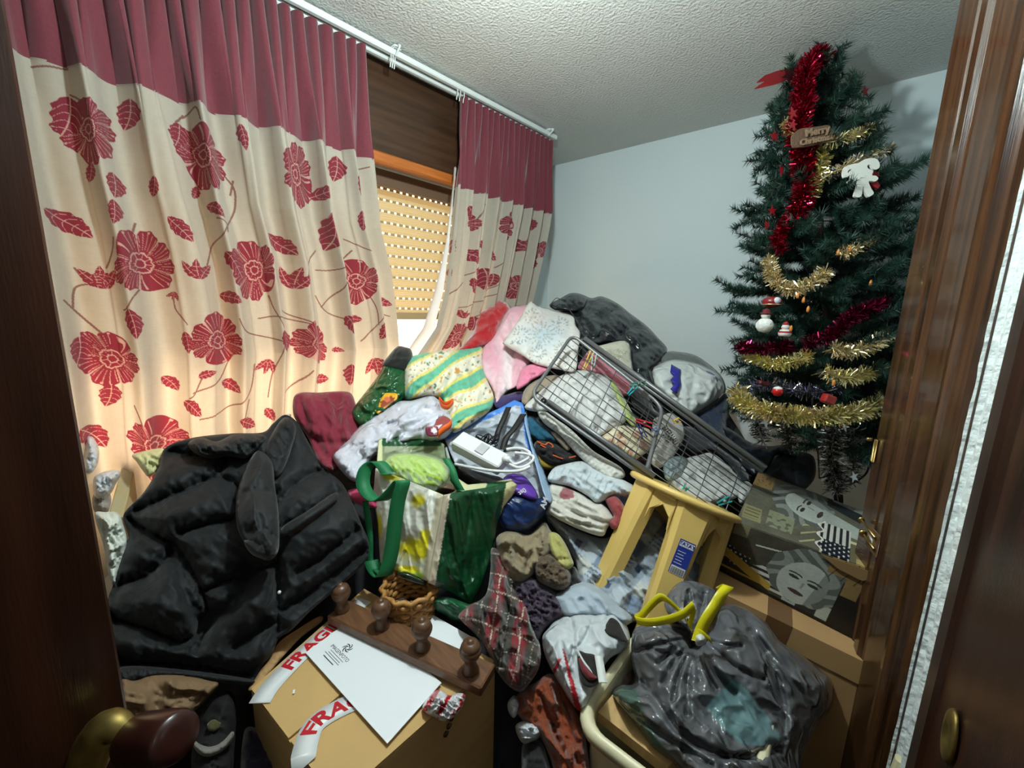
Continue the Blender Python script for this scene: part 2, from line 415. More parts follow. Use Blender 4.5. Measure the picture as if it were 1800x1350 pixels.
M['lining'] = mat('white curtain lining', (.72, .74, .76), .9, transl=.25)
def folds(a, z, A, w0, w1, zt, seed):
    g = sstep(2.46, zt - .1, z); n = noise2(a * 5, z * .7, seed)
    top = .050 * (np.sqrt(np.abs(np.cos(PI * a / w0 + 1.8 * noise2(a * 9, z * 1.2, seed + 1))) + .01) - .78) * (.75 + .5 * noise2(a * 7, z * .4, seed + 8))
    s = np.sin(2 * PI * a / w1 + 3.2 * n); low = A * np.sign(s) * np.abs(s) ** .75 + .4 * A * np.sin(2 * PI * a / w1 * 1.7 + 4 * noise2(a * 3, z * .5, seed + 5))
    return top * (1 - g) + low * g + .004 * noise2(a * 26, z * 9, seed + 2) * g
def curtain(name, label, cl, zsplit, zlow, A, w0, w1, zt, seed, nu, nv, motifs, header, bow=None):
    root = thing(name, (XR, cl.y01(2.4)[0] + .3, .6), label, 'curtain', 'burgundy and cream floral curtains')
    def sheet(pname, z0, z1, nv, m, painted, u0=0.0, u1=1.0, nu=nu):
        u, z = np.meshgrid(np.linspace(u0, u1, nu), np.linspace(z0, z1, nv)); y0, y1 = cl.y01(z); a = u * cl.W
        X = XR + folds(a, z, A, w0, w1, zt, seed)
        if bow is not None: X = X + bow(u, z)
        jag = .006 * np.sin(2 * PI * a / w1 * 1.0)
        zz = z + jag * (pname != 'header') * sstep(zsplit - .05, zsplit, z) * 0
        V = np.stack([X, y0 + (y1 - y0) * u + .25 * A * np.cos(2 * PI * a / w1) * sstep(2.44, zt, z), zz], -1).reshape(-1, 3)
        col = paint(a, z, cl, *motifs).reshape(-1, 3) if painted else None
        return mk(pname, V, grid_faces(nu, nv), m, root, col=col)
    sheet('burgundy_band', header, zsplit, 70, M['burgundy'], False)
    sheet('printed_panel', zsplit + .004, zlow, nv, M['print'], True)
    return root, sheet
cl = Cloth(-.22, [(644, 90), (655, 278), (668, 400), (688, 480), (698, 560), (702, 610), (690, 700)], None, 1.12)
fl = [(160, 228, .078), (357, 270, .088), (526, 312, .090), (255, 460, .085), (447, 478, .088), (627, 497, .085), (196, 637, .075), (386, 603, .082), (550, 607, .078), (276, 775, .092), (100, 40, .02)]
lv = [(113, 162, 104, 235), (84, 368, 158, 418), (222, 168, 216, 222), (205, 305, 208, 352), (206, 355, 203, 398), (295, 382, 340, 428), (362, 358, 398, 386), (415, 218, 428, 268), (474, 410, 516, 450), (394, 443, 430, 490), (498, 262, 497, 308), (549, 344, 584, 342), (594, 272, 592, 318), (629, 305, 627, 348), (583, 375, 572, 440), (629, 372, 630, 408), (226, 542, 244, 596), (146, 592, 142, 640), (192, 676, 186, 718), (145, 750, 190, 792), (385, 518, 428, 532), (352, 662, 380, 652), (322, 582, 330, 622), (287, 664, 310, 690), (318, 706, 358, 730), (388, 672, 422, 690), (420, 735, 452, 750), (500, 578, 508, 622), (553, 668, 584, 668), (610, 638, 606, 676), (666, 527, 692, 537), (674, 565, 662, 596), (601, 554, 620, 590), (588, 616, 604, 618), (313, 211, 309, 255), (345, 322, 337, 345), (156, 287, 148, 318), (465, 720, 480, 742), (268, 310, 262, 345), (640, 562, 616, 556)]
bd = [(182, 508, -12, -38), (352, 492, -6, -32), (518, 508, 4, -34), (302, 512, -4, 14), (655, 630, 4, 26), (470, 632, -6, 24), (160, 480, 24, 20)]
stm = [[(470,520),(480,545),(500,575)], [(455,560),(480,556),(510,560),(545,572)], [(505,590),(480,650),(470,700)], [(610,455),(600,500),(570,540)], [(330,570),(305,545),(300,520)], [(360,660),(345,690),(330,700)], [(440,700),(430,735)], [(640,510),(655,540),(660,570)], [(250,510),(225,540),(215,545)], [(165,500),(150,490),(135,470)], [(115, 160), (130, 172), (140, 180)], [(110, 115), (85, 112), (60, 112)], [(395, 300), (412, 330), (414, 372), (395, 410), (372, 430), (362, 465)], [(410, 315), (408, 340)], [(380, 385), (400, 395), (402, 410)], [(318, 200), (340, 190), (350, 215)], [(308, 212), (318, 196)], [(560, 440), (540, 470), (525, 500)], [(590, 395), (604, 430), (608, 458)], [(650, 292), (632, 298), (628, 310)], [(610, 420), (640, 440), (660, 445)], [(240, 390), (237, 410)], [(180, 470), (195, 440), (200, 420)], [(135, 540), (138, 505), (165, 498)], [(120, 528), (140, 548), (180, 590), (190, 600)], [(225, 490), (235, 480), (245, 478)], [(232, 712), (250, 740), (255, 760)], [(340, 690), (380, 672), (400, 640), (410, 625)], [(420, 560), (440, 585), (500, 600)], [(620, 440), (600, 470), (560, 475)], [(355, 735), (400, 720), (440, 690), (450, 640)], [(560, 520), (575, 545), (600, 560)], [(500, 545), (545, 570)], [(640, 600), (670, 555), (690, 556)], [(500, 700), (520, 680), (540, 650)]]
curtain('curtain', 'wide left curtain, burgundy top band over cream cloth with red flowers', cl, 2.097, .80, .030, .046, .125, 2.05, 1.0, 1050, 900, (fl, lv, bd, stm), 2.462)
# right curtain: its hem is swept towards the window over the pile
cr = Cloth([(808, 183), (803, 260), (796, 345), (787, 440), (778, 510), (762, 575), (730, 625), (722, 690)], [(972, 252), (966, 372), (950, 450), (932, 535), (918, 600), (900, 690)], None, .62)
fl2 = [(828, 392, .050, 1), (893, 398, .060), (905, 503, .062), (800, 592, .055), (840, 480, .03), (948, 440, .05)]
lv2 = [(818, 362, 832, 400), (793, 420, 800, 450), (822, 438, 838, 465), (838, 425, 852, 442), (850, 470, 846, 510), (790, 470, 785, 490), (826, 488, 832, 518), (833, 556, 826, 582), (935, 380, 937, 405), (812, 545, 802, 556), (862, 440, 872, 458), (915, 430, 925, 442), (868, 480, 862, 505), (942, 455, 936, 475)]
bd2 = [(920, 440, -6, -22), (812, 560, 6, -14)]
st2 = [[(850, 360), (842, 375), (838, 385)], [(870, 500), (850, 520), (838, 550)], [(840, 470), (815, 490), (790, 520)], [(870, 470), (885, 450), (890, 420)], [(800, 545), (840, 530), (870, 515)], [(812, 610), (825, 570), (850, 540)]]
croot, csheet = curtain('curtain', 'narrow right curtain beside the corner, hem pulled sideways over the clothes', cr, 2.09, 1.15, .024, .036, .075, 2.12, 7.0, 560, 700, (fl2, lv2, bd2, st2), 2.462)
zz = np.linspace(2.17, 1.22, 60); y0, y1 = cr.y01(zz); wd = .012 + .055 * sstep(2.1, 1.4, zz)
u = np.linspace(0, 1, 8); U, ZZ = np.meshgrid(u, zz); Y = (y0 + .012)[:, None] - wd[:, None] * U
X = XR - .01 - .012 * np.sin(U * PI) + .012 * U + .006 * noise2(U * 2, ZZ * 10)
mk('lining_edge', np.stack([X, Y, ZZ], -1).reshape(-1, 3), grid_faces(8, 60), M['lining'], croot)

# ---- left door leaf, open towards us
E0 = np.array([-.640, -.030, 0]); dd = np.array([.26, -.766, 0]); dd /= np.linalg.norm(dd); nn = np.array([-dd[1], dd[0], 0])
nn = nn if nn[0] > 0 else -nn
door = thing('door_1', E0 + dd * .4, 'dark varnished door leaf standing open at the left', 'door', kind='structure')
MB().box(E0 + dd * .41 - nn * .02 + (0, 0, 1.03), (.82, .040, 2.04), frame3((0, 0, 1), dd), bev=.003).build('door_leaf', M['door_wood'], door, smooth=False)
k0, k1 = at(226, 1300, .470), at(312, 1296, .440); ax = k1 - k0; ax /= np.linalg.norm(ax); Lk = np.linalg.norm(k1 - k0)
MB().lathe([(.008, -.01), (.014, 0), (.022, .010), (.0258, .020), (.0265, Lk * .75), (.0250, Lk * .95), (.0225, Lk), (.010, Lk + .001), (0, Lk + .001)], k0, ax, 28).build('door_handle', mat('brown handle grip', (.030, .008, .006), .28), door)
MB().tube(spline([at(120, 1420, .50), at(152, 1345, .475), at(175, 1292, .465), at(200, 1275, .462), at(228, 1294, .462)], 8), np.interp(np.linspace(0, 1, 33), [0, .6, .8, 1], [.021, .019, .015, .010]), 14).build('handle_neck', M['old_brass'], door)

# ---- right: moulded jamb, bare plaster strip and the dark door beside it
Aj, Bj = np.array([-.0105, 1.285]), np.array([.100, 1.000]); tj = (Bj - Aj) / np.linalg.norm(Bj - Aj); Lj = np.linalg.norm(Bj - Aj); nj = np.array([-tj[1], tj[0]]); nj = nj if nj[0] < 0 else -nj
def moulding(name, A, t, n, prof, z0, z1, m, parent=None, **kw):
    P = np.array([A + t * a + n * c for a, c in prof]); k = len(P)
    V = np.concatenate([np.c_[P, np.full(k, z0)], np.c_[P, np.full(k, z1)]])
    F = [(i, (i + 1) % k, k + (i + 1) % k, k + i) for i in range(k)] + [tuple(range(k))[::-1], tuple(range(k, 2 * k))]
    return mk(name, V, F, m, parent, smooth=False, **kw)
s_ = Lj
prof = [(0, -.06), (0, .0), (.006, .006), (s_ * .25, .006), (s_ * .27, .001), (s_ * .30, .001), (s_ * .32, .010), (s_ * .41, .013), (s_ * .44, .006), (s_ * .47, .004), (s_ * .50, .010), (s_ * .72, .010), (s_ * .76, .015), (s_ * .82, .020), (s_ * .87, .016), (s_ * .92, .006), (s_ * 1.0, .002), (s_ * 1.0, -.06)]
jamb = thing('door_2', (Aj[0], Aj[1], 0), 'moulded brown door frame at the right with brass latch plates', 'door frame', kind='structure')
moulding('moulded_jamb', Aj, tj, nj, prof, 0, 2.5, M['jamb_wood'], jamb)
def on_jamb(f, z, out=.012): q = Aj + tj * (Lj * f) + nj * out; return np.array([q[0], q[1], z])
Rj = frame3((0, 0, 1), (tj[0], tj[1], 0))
MB().box(on_jamb(.05, 1.245, .010), (.012, .004, .055), Rj, bev=.001).lathe([(.004, 0), (.0045, .008), (.003, .011)], on_jamb(.0, 1.268, .012), (-.9, -.3, 0), 10).build('hinge_plate', M['brass'], jamb)
MB().box(on_jamb(.33, 1.055, .014), (.055, .004, .052), Rj, bev=.001).build('strike_plate', mat('lacquered plate', (.10, .05, .02), .3), jamb)
MB().tube([on_jamb(.12, 1.075, .018), on_jamb(.40, 1.073, .02)], .0026, 10).tube([on_jamb(.22, 1.050, .018), on_jamb(.42, 1.048, .02)], .0026, 10).lathe([(.002, 0), (.0065, .001), (.0065, .003), (.002, .004)], on_jamb(.12, 1.075, .018), (tj[0], tj[1], 0), 14).lathe([(.002, 0), (.0085, .001), (.0085, .003), (.002, .004)], on_jamb(.19, 1.050, .018), (tj[0], tj[1], 0), 14).build('latch', M['brass'], jamb)
# rough plaster strip: ragged inner edge
zs = np.linspace(0.35, 2.5, 130); A2 = Bj + nj * .004; B2 = np.array([.1075, .930]); P1_ = np.array([.1083, .998])
rag = .006 * noise2(zs * 22, zs * 3, 4) + .003 * noise2(zs * 90, zs, 9)
V = []; 
for i, z in enumerate(zs):
    t2 = (B2 - A2); V += [(A2[0] - .003 + rag[i] * .35, A2[1] + .002, z), (*((A2 + P1_) / 2 + [0, .002]), z), (P1_[0] + rag[i] * .10, P1_[1], z), (*(P1_ * .5 + B2 * .5 - [.0012 + rag[i] * .08, 0]), z), (*(B2 + [.03, 0]), z)]
mk('wall_strip', V, grid_faces(5, 130), M['plaster_edge'], kind='structure', smooth=False)
bb = MB(); 
for z in (.62, .70): bb.box((.103, .978, z), (.012, .022, .055), frame3((.1, .2, 1)), bev=.003)
bb.build('trim_1', M['foam'], kind='structure', smooth=False)
C2 = np.array([.1085, .930]); t3 = np.array([.028, -.28]); t3n = t3 / np.linalg.norm(t3); n3 = np.array([t3n[1], -t3n[0]]); n3 = n3 if n3[0] < 0 else -n3
door2 = thing('door_3', (C2[0], C2[1], 0), 'dark brown door at the right edge with an oval keyhole plate', 'door', kind='structure')
moulding('door_leaf', C2, t3n, n3, [(0, -.05), (0, 0), (.05, .001), (.055, -.006), (.13, -.008), (.135, .004), (.80, .004), (.80, -.05)], 0, 2.2, M['door_wood'], door2)
ke = np.array([*(C2 + t3n * .185 + n3 * .006), 1.0])
MB().lathe([(.001, 0), (.026, .001), (.024, .005), (.012, .007), (.004, .002), (0, .002)], (0, 0, 0), (0, 0, 1), 24).build('keyhole_plate', M['old_brass'], door2, org=ke)
kp = bpy.data.objects['keyhole_plate']; kp.data.transform(Matrix.Translation(tuple(ke))); 
Rk = Matrix(np.vstack([np.c_[frame3((n3[0], n3[1], 0), (0, 0, 1)) @ np.diag([1.5, 1, 1]), np.zeros(3)], [0, 0, 0, 1]]).tolist()); kp.data.transform(Rk)
# ================================================================ the pile: soft things are built from an outline, a depth, a thickness and folds
PILE = TPS([(180,800,1.06),(230,790,1.10),(330,775,1.17),(520,700,1.36),(640,690,1.52),(700,610,1.64),(830,600,1.86),(930,540,2.08),(980,525,2.35),
 (1080,535,2.24),(1170,610,2.10),(1260,650,1.97),(1330,770,1.82),(1400,830,1.66),(1480,860,1.6),(430,900,1.05),(330,1180,.88),(200,950,1.0),(200,1150,.86),
 (560,1100,.94),(640,930,1.07),(640,1040,1.02),(700,760,1.40),(780,660,1.62),(570,760,1.36),(900,620,1.87),(950,580,1.95),(1000,600,1.88),(930,690,1.62),
 (760,900,1.12),(880,800,1.32),(880,1000,1.09),(960,1050,1.10),(1030,950,1.24),(1000,820,1.42),(1110,840,1.34),(1100,720,1.62),(1200,740,1.74),(1190,960,1.2),
 (1190,1100,1.06),(1300,860,1.44),(1420,960,1.22),(1380,1100,1.12),(1280,1200,.90),(960,1240,.90),(1020,1120,.98),(1050,1250,.85),(700,1200,.93),(870,1200,.93),
 (300,1290,.80),(880,1340,.84),(1450,1300,.90),(560,1340,.84)])
def cdt(outline, step, jitter=.25, sharp=False):
    P = np.asarray(outline, float)[:, :2]
    B = resample(P if sharp else spline(P, 10, True), step, True)
    lo, hi = B.min(0), B.max(0); gx = np.arange(lo[0], hi[0], step); gy = np.arange(lo[1], hi[1], step * .87)
    X, Y = np.meshgrid(gx, gy); X = X + (np.arange(len(gy)) % 2)[:, None] * step / 2
    rs = np.random.RandomState(len(B)); Q = np.stack([X.ravel(), Y.ravel()], 1) + rs.uniform(-jitter, jitter, (X.size, 2)) * step
    Q = Q[inside_poly(Q, B)]; Q = Q[dist_poly(Q, B) > step * .55]
    allv = np.concatenate([B, Q]); n = len(B)
    v, e, f, *_ = geometry.delaunay_2d_cdt([Vector(p) for p in allv], [(i, (i + 1) % n) for i in range(n)], [], 1, 1e-4)
    v = np.array([tuple(p) for p in v]); f = [tuple(t) for t in f]
    d = dist_poly(v, B); return v, f, d, B
def lump(name, out, m, label=None, cat=None, lift=0.0, puff=.03, th=.05, edge=40, wr=(.006, 14, 0.0, 3.0), step=7, inner=None, seams=None, q=(.018, 16),
         colf=None, sharp=False, parent=None, group=None, depth=None, hook=None, kind=None, seed=None, creases=None):
    step = step * .74; th = th if th < .035 else th * .5; wr = (wr[0] * 1.1, wr[1] * 1.55, wr[2], wr[3])
    v, f, d, B = cdt(out, step, sharp=sharp); x, y = v[:, 0], v[:, 1]
    dep = (depth(x, y) if callable(depth) else np.full(len(x), depth) if depth is not None else PILE(x, y)) - (lift(x, y) if callable(lift) else lift)
    if inner is not None:
        for (ix, iy, r, h) in inner: dep = dep - h * np.exp(-((x - ix) ** 2 + (y - iy) ** 2) / (r * r))
    t = np.clip(d / edge, 0, 1); prof = np.sqrt(np.maximum(0, 1 - (1 - t) ** 2)); bd = d < .05; taper = sstep(0, 12, d)
    cx, cy, dm = x.mean(), y.mean(), dep.mean(); s = dm / FPX
    amp, fr, ang, st = wr; ca, sa = math.cos(ang), math.sin(ang)
    U = ((x - cx) * ca + (y - cy) * sa) * s; W = (-(x - cx) * sa + (y - cy) * ca) * s
    sd = (sum(map(ord, name)) * .731 + cx * .01) if seed is None else seed
    wx = U * fr / st + .5 * noise2(U * fr * .4, W * fr * .4, sd + 7); wy = W * fr
    n1 = noise2(wx, wy, sd); rg = np.maximum(0, ridge(wx * .9, wy * .9, sd + 5) - .35); rg2 = np.maximum(0, ridge(wx * 1.9 + .6 * n1, wy * 2.0, sd + 15) - .45)
    disp = amp * (1.7 * n1 + .8 * noise2(wx * 2.1, wy * 2.3, sd + 3) + 2.0 * rg * rg * 1.6 + 1.0 * rg2)
    disp = disp + amp * .22 * noise2(U * fr * 4.3, W * fr * 4.6, sd + 9)
    if seams:
        ds = np.full(len(v), 1e9)
        for sm in seams: ds = np.minimum(ds, dist_poly(v, spline(sm, 6) if len(sm) > 2 else np.array(sm, float), False))
        qa, qw = q; disp = disp + qa * (1 - np.exp(-ds / qw)) - qa + .30 * qa * noise2(U * 75, W * 75, sd + 11) * np.exp(-ds / (qw * 1.1)) + .12 * qa * noise2(U * 34, W * 34, sd + 12)
    if creases:     # sharp folds: (polyline, depth m, width px)
        for cpl, ch, cw in creases:
            dc = dist_poly(v, spline(cpl, 6) if len(cpl) > 2 else np.array(cpl, float), False); disp = disp - ch * np.exp(-(dc / cw) ** 2)
    fd = dep - puff * prof - disp * taper; bdp = dep + th * prof + .003
    Fv = at(x, y, fd); Bi = np.where(~bd)[0]; Bv = at(x[Bi], y[Bi], bdp[Bi]); mp = np.arange(len(v)); mp[Bi] = len(v) + np.arange(len(Bi))
    if hook: Fv = hook(Fv, x, y, d)
    n0 = np.cross(Fv[f[0][1]] - Fv[f[0][0]], Fv[f[0][2]] - Fv[f[0][0]]); flip = n0 @ (Fv[f[0][0]] - CAM) > 0
    Ff = [t_[::-1] if flip else t_ for t_ in f]; Bf = [tuple(int(mp[i]) for i in t_[::-1]) for t_ in Ff]
    col = None
    if colf is not None:
        col = np.asarray(colf(x, y, U, W)); col = np.concatenate([col, col[Bi]])
    return mk(name, np.concatenate([Fv, Bv]), Ff + Bf, m, parent, label, cat, group, kind, col=col)
def cmat(name, c, **k):
    kw = dict(rough=.88, sheen=.25, bump=.18, bscale=260, vary=.08, vscale=30, wrink=.55, wscale=13, wdist=.016); kw.update(k); return mat(name, c, **kw)
def sc(*c): return srgb(*c)
def ribbon(P, wv, th=.002):
    """strip along P whose half-width vector per point is wv"""
    P = np.asarray(P, float); wv = np.broadcast_to(np.asarray(wv, float), P.shape); n = len(P)
    T = np.gradient(P, axis=0); N = np.cross(T, wv); N /= np.linalg.norm(N, axis=1)[:, None] + 1e-12
    V = np.concatenate([P - wv - N * th / 2, P + wv - N * th / 2, P + wv + N * th / 2, P - wv + N * th / 2]); F = []
    for i in range(n - 1):
        for a, b in ((0, 1), (1, 2), (2, 3), (3, 0)): F.append((a * n + i, b * n + i, b * n + i + 1, a * n + i + 1))
    F += [(0, n, 2 * n, 3 * n), (n - 1, 4 * n - 1, 3 * n - 1, 2 * n - 1)]
    return V, F
def px3(L): L = np.asarray(L, float); return at(L[:, 0], L[:, 1], L[:, 2])
def onpile(L, lift=0.0): L = np.asarray(L, float); return at(L[:, 0], L[:, 1], PILE(L[:, 0], L[:, 1]) - lift)
def text_mesh(body, size, font_scale_x=1.0, extrude=.0004, bold=0.0, align='CENTER', shear=0):
    cu = bpy.data.curves.new('t', 'FONT'); cu.body = body; cu.size = size; cu.extrude = extrude; cu.offset = bold; cu.align_x = align; cu.align_y = 'CENTER'; cu.shear = shear; cu.resolution_u = 3
    o = bpy.data.objects.new('t', cu); COL.objects.link(o); dg = bpy.context.evaluated_depsgraph_get(); me = bpy.data.meshes.new_from_object(o.evaluated_get(dg))
    V = np.zeros(len(me.vertices) * 3); me.vertices.foreach_get('co', V); V = V.reshape(-1, 3); V[:, 0] *= font_scale_x; F = [tuple(p.vertices) for p in me.polygons]
    bpy.data.objects.remove(o); bpy.data.curves.remove(cu); bpy.data.meshes.remove(me); return V, F
# ---- the mass of dark clothes under everything (nobody could count it)
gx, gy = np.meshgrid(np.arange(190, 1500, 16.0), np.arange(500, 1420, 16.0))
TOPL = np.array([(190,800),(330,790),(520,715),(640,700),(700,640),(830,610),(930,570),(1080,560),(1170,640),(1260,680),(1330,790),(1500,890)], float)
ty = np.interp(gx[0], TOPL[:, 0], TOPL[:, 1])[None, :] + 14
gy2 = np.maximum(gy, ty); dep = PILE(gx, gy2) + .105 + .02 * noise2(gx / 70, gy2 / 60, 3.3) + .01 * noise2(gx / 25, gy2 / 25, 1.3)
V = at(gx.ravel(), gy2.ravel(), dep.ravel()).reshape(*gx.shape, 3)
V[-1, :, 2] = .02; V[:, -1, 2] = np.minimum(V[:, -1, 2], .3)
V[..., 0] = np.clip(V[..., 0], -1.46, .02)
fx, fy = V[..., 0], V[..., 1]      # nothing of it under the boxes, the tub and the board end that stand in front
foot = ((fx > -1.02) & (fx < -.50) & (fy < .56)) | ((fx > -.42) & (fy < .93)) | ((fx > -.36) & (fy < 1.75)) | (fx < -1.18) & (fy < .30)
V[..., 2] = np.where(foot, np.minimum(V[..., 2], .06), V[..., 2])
HF = grid_faces(gx.shape[1], gx.shape[0]); gone = (foot | ((fx > -.30) & (fy > 1.5))).ravel(); HF = HF[~gone[HF].all(1)]; used = np.unique(HF); rm_ = np.zeros(V[..., 0].size, int); rm_[used] = np.arange(len(used))
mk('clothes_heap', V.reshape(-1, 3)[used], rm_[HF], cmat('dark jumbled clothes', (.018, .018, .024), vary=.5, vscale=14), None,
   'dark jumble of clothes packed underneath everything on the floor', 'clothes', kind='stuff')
# ================================================================ left: black quilted jacket, bags and board by the curtain
BLACK = cmat('black quilted nylon', (.0085, .0102, .0115), rough=.68, sheen=.10, bump=.12, bscale=140, vary=.1, spec=.35, wrink=.35, wscale=20, wdist=.006)
jk = thing('puffer_jacket', at(420, 1000, 1.05), 'big matte black quilted jacket spread open on the left of the pile', 'jacket')
JO = [(501,729),(522,742),(541,775),(567,820),(600,848),(620,885),(634,918),(649,958),(640,990),(598,1030),(548,1072),(512,1108),(490,1122),(478,1150),(462,1170),(443,1202),(395,1200),(340,1193),(280,1190),(215,1200),(188,1190),(180,1120),(188,1060),(200,1024),(212,980),(227,940),(217,905),(253,865),(279,821),(290,788),(336,770),(406,762),(461,760),(480,744)]
JS = [[(240,897),(313,865),(388,834)],[(319,937),(342,928),(414,911)],[(217,908),(284,946),(312,962),(340,1010),(356,1041)],[(354,1041),(400,1021),(486,990)],[(356,1041),(366,1090),(346,1140)],
 [(495,928),(540,900),(590,866)],[(522,1008),(570,976),(630,930)],[(499,1072),(560,1030),(646,962)],[(486,865),(489,980),(490,1118)],[(487,885),(520,852),(567,824)],[(215,1166),(311,1168),(436,1185)],[(205,1090),(260,1106),(318,1130)],
 [(414,1136),(450,1112),(488,1093)],[(318,1130),(350,1110),(365,1080)],[(200,1030),(260,1010),(300,970)],[(414,911),(420,860),(388,834),(400,800)],[(501,735),(500,790),(480,830)],[(290,792),(350,800),(400,800),(440,806)]]
def jdep(x, y): return PILE(x, y) - .035 - .05 * np.exp(-((x - 330) ** 2 + (y - 900) ** 2) / 9e3) - .04 * np.exp(-((x - 300) ** 2 + (y - 1060) ** 2) / 7e3) - .05 * np.exp(-((x - 560) ** 2 + (y - 920) ** 2) / 6e3)
lump('body', JO, BLACK, parent=jk, depth=jdep, puff=.03, th=.05, edge=30, wr=(.0042, 9, .5, 2.2), step=5, seams=JS, q=(.052, 14), creases=[([(440,1000),(410,1060),(365,1090)], .03, 16), ([(488,1000),(480,1060),(440,1130)], .02, 14), ([(300,960),(330,1050),(350,1100)], .02, 14)])
lump('sleeve', [(455,792),(478,812),(483,853),(489,894),(491,940),(488,972),(470,986),(446,972),(427,950),(416,922),(415,880),(424,842),(438,810)], BLACK, parent=jk, depth=lambda x, y: jdep(x, y) - .055, puff=.050, th=.05, edge=34, wr=(.006, 16, 1.5, 2), step=5, seams=[[(418,868),(450,860),(482,866)],[(420,945),(455,930),(490,948)]], q=(.014, 9))
lump('cuff', [(429,950),(452,944),(476,950),(488,966),(480,980),(460,982),(440,972)], cmat('cuff opening shade', (.004, .004, .005)), parent=jk, depth=lambda x, y: jdep(x, y) - .075, puff=.018, th=.02, edge=10, step=4)  # near-black ellipse, shade of the open sleeve end put into its colour
lump('hood', [(330,780),(352,768),(380,776),(410,764),(445,762),(468,768),(452,790),(430,806),(400,802),(372,806),(345,798)], BLACK, parent=jk, depth=lambda x, y: jdep(x, y) - .03, puff=.045, th=.04, edge=18, wr=(.010, 26, .4, 1.5), step=4)
lump('front_placket', [(466,790),(484,752),(502,733),(520,750),(512,790),(496,830),(480,840),(470,815)], BLACK, parent=jk, depth=lambda x, y: jdep(x, y) - .025, puff=.03, th=.03, edge=16, wr=(.006, 20, 1.2, 2), step=5)
lump('hem', [(215,1172),(311,1176),(436,1193),(442,1203),(395,1201),(340,1194),(280,1191),(215,1200)], BLACK, parent=jk, depth=lambda x, y: jdep(x, y) - .03, puff=.014, th=.02, edge=8, wr=(.003, 40, 0, 1), step=4)
lump('pocket_flap', [(497,926),(540,898),(588,866),(592,878),(548,910),(500,942)], BLACK, parent=jk, depth=lambda x, y: jdep(x, y) - .040, puff=.008, th=.01, edge=8, wr=(.002, 30, 0, 1), step=5)
MB().lathe([(.001,0),(.004,.001),(.003,.003),(0,.003)], at(491, 1041, .865), at(491, 1041, .8) - at(491, 1041, .9), 8).build('snap_button', M['white_plastic'], jk)

# maroon garment against the curtain
lump('maroon_shirt', [(516,700),(528,690),(560,690),(590,688),(615,690),(624,706),(630,735),(634,770),(625,800),(628,822),(604,820),(580,832),(556,812),(544,775),(530,752),(516,730)], cmat('maroon jersey', sc(128,20,46), rough=.8), 'maroon jersey bundle between black jacket and curtain', 'clothing', lift=.02, puff=.07, th=.05, edge=60, wr=(.016, 10, 1.2, 2.2), step=5, creases=[([(530,700),(545,760),(590,820)], .022, 7), ([(600,692),(590,750),(612,815)], .018, 6), ([(540,770),(590,780),(630,770)], .014, 6)])
lump('magenta_cloth', [(612,862),(640,860),(660,876),(664,892),(640,890),(618,880)], cmat('magenta cotton', sc(190,50,95)), 'strip of magenta cloth between black jacket and green tote', 'clothing', lift=.03, puff=.02, th=.03, edge=14, step=6)
lump('white_garment', [(474,760),(490,740),(505,728),(512,731),(500,748),(484,768)], cmat('white jersey edge', sc(200,205,205)), 'white garment edge poking up behind the black jacket', 'clothing', lift=-.01, puff=.012, th=.02, edge=8, step=5)

# pale board (headboard side) with plastic bags and pillow stuffing around it
A1, A2 = at(204, 902, 1.03), at(231, 801, 1.13); dv = A2 - A1; LB_ = np.linalg.norm(dv); dv /= LB_; cB = (A1 + A2) / 2; zB = np.array([0, 0, 1.0]) - dv * dv[2]; zB /= np.linalg.norm(zB)
MB().box(cB - zB * .06, (LB_ + .03, .030, .12), frame3(zB, dv), bev=.002).build('wooden_board', mat('pale pine board', sc(214,200,160), .6, vary=.25, vscale=9, stretch=(6, 6, 6), color2=sc(186,164,116)), label='pale wooden plank end standing on edge beside the black jacket', cat='wooden board', smooth=False)
lump('yellow_cloth', [(232,800),(252,793),(286,788),(288,806),(282,824),(262,838),(250,826),(240,812)], cmat('pale yellow plastic', sc(222,220,160), rough=.45), 'pale yellow cloth tucked over the end of the wooden plank', 'cloth', lift=.015, puff=.02, th=.02, edge=14, wr=(.008, 30, 1, 2), step=4)
PB = mat('white carrier film', sc(225,228,232), .35, transl=.15, bump=.2, bscale=60, wrink=.8, wscale=30, wdist=.012)
lump('white_bag', [(150,770),(163,768),(174,790),(172,815),(160,832),(148,826)], PB, 'white plastic bag beside the door, uppermost of the three', 'plastic bag', lift=.01, puff=.03, th=.03, edge=14, wr=(.008, 34, 1, 2), step=4)
lump('plastic_bag', [(164,842),(180,830),(206,826),(212,834),(204,850),(196,866),(182,880),(166,872)], PB, 'crumpled clear white bag wedged left of the wooden plank', 'plastic bag', lift=.0, puff=.03, th=.03, edge=14, wr=(.010, 40, 1, 2), step=4)
lump('paper_parcel', [(164,870),(188,862),(196,880),(188,902),(166,900)], cmat('grey paper', sc(170,160,150)), 'grey paper bundle under the clear bag beside the door', 'bundle', lift=-.01, puff=.02, th=.03, edge=12, wr=(.008, 36, 1, 2), step=5)
lump('lace_pillow', [(166,905),(185,900),(208,902),(220,925),(226,950),(218,985),(208,1010),(202,1032),(190,1010),(182,960)], cmat('white lace cotton', sc(222,226,215), bump=.5, bscale=120), 'white lacy pillow between the dark door and black jacket', 'pillow', lift=.03, puff=.045, th=.05, edge=24, wr=(.012, 36, 1.2, 1.5), step=4)

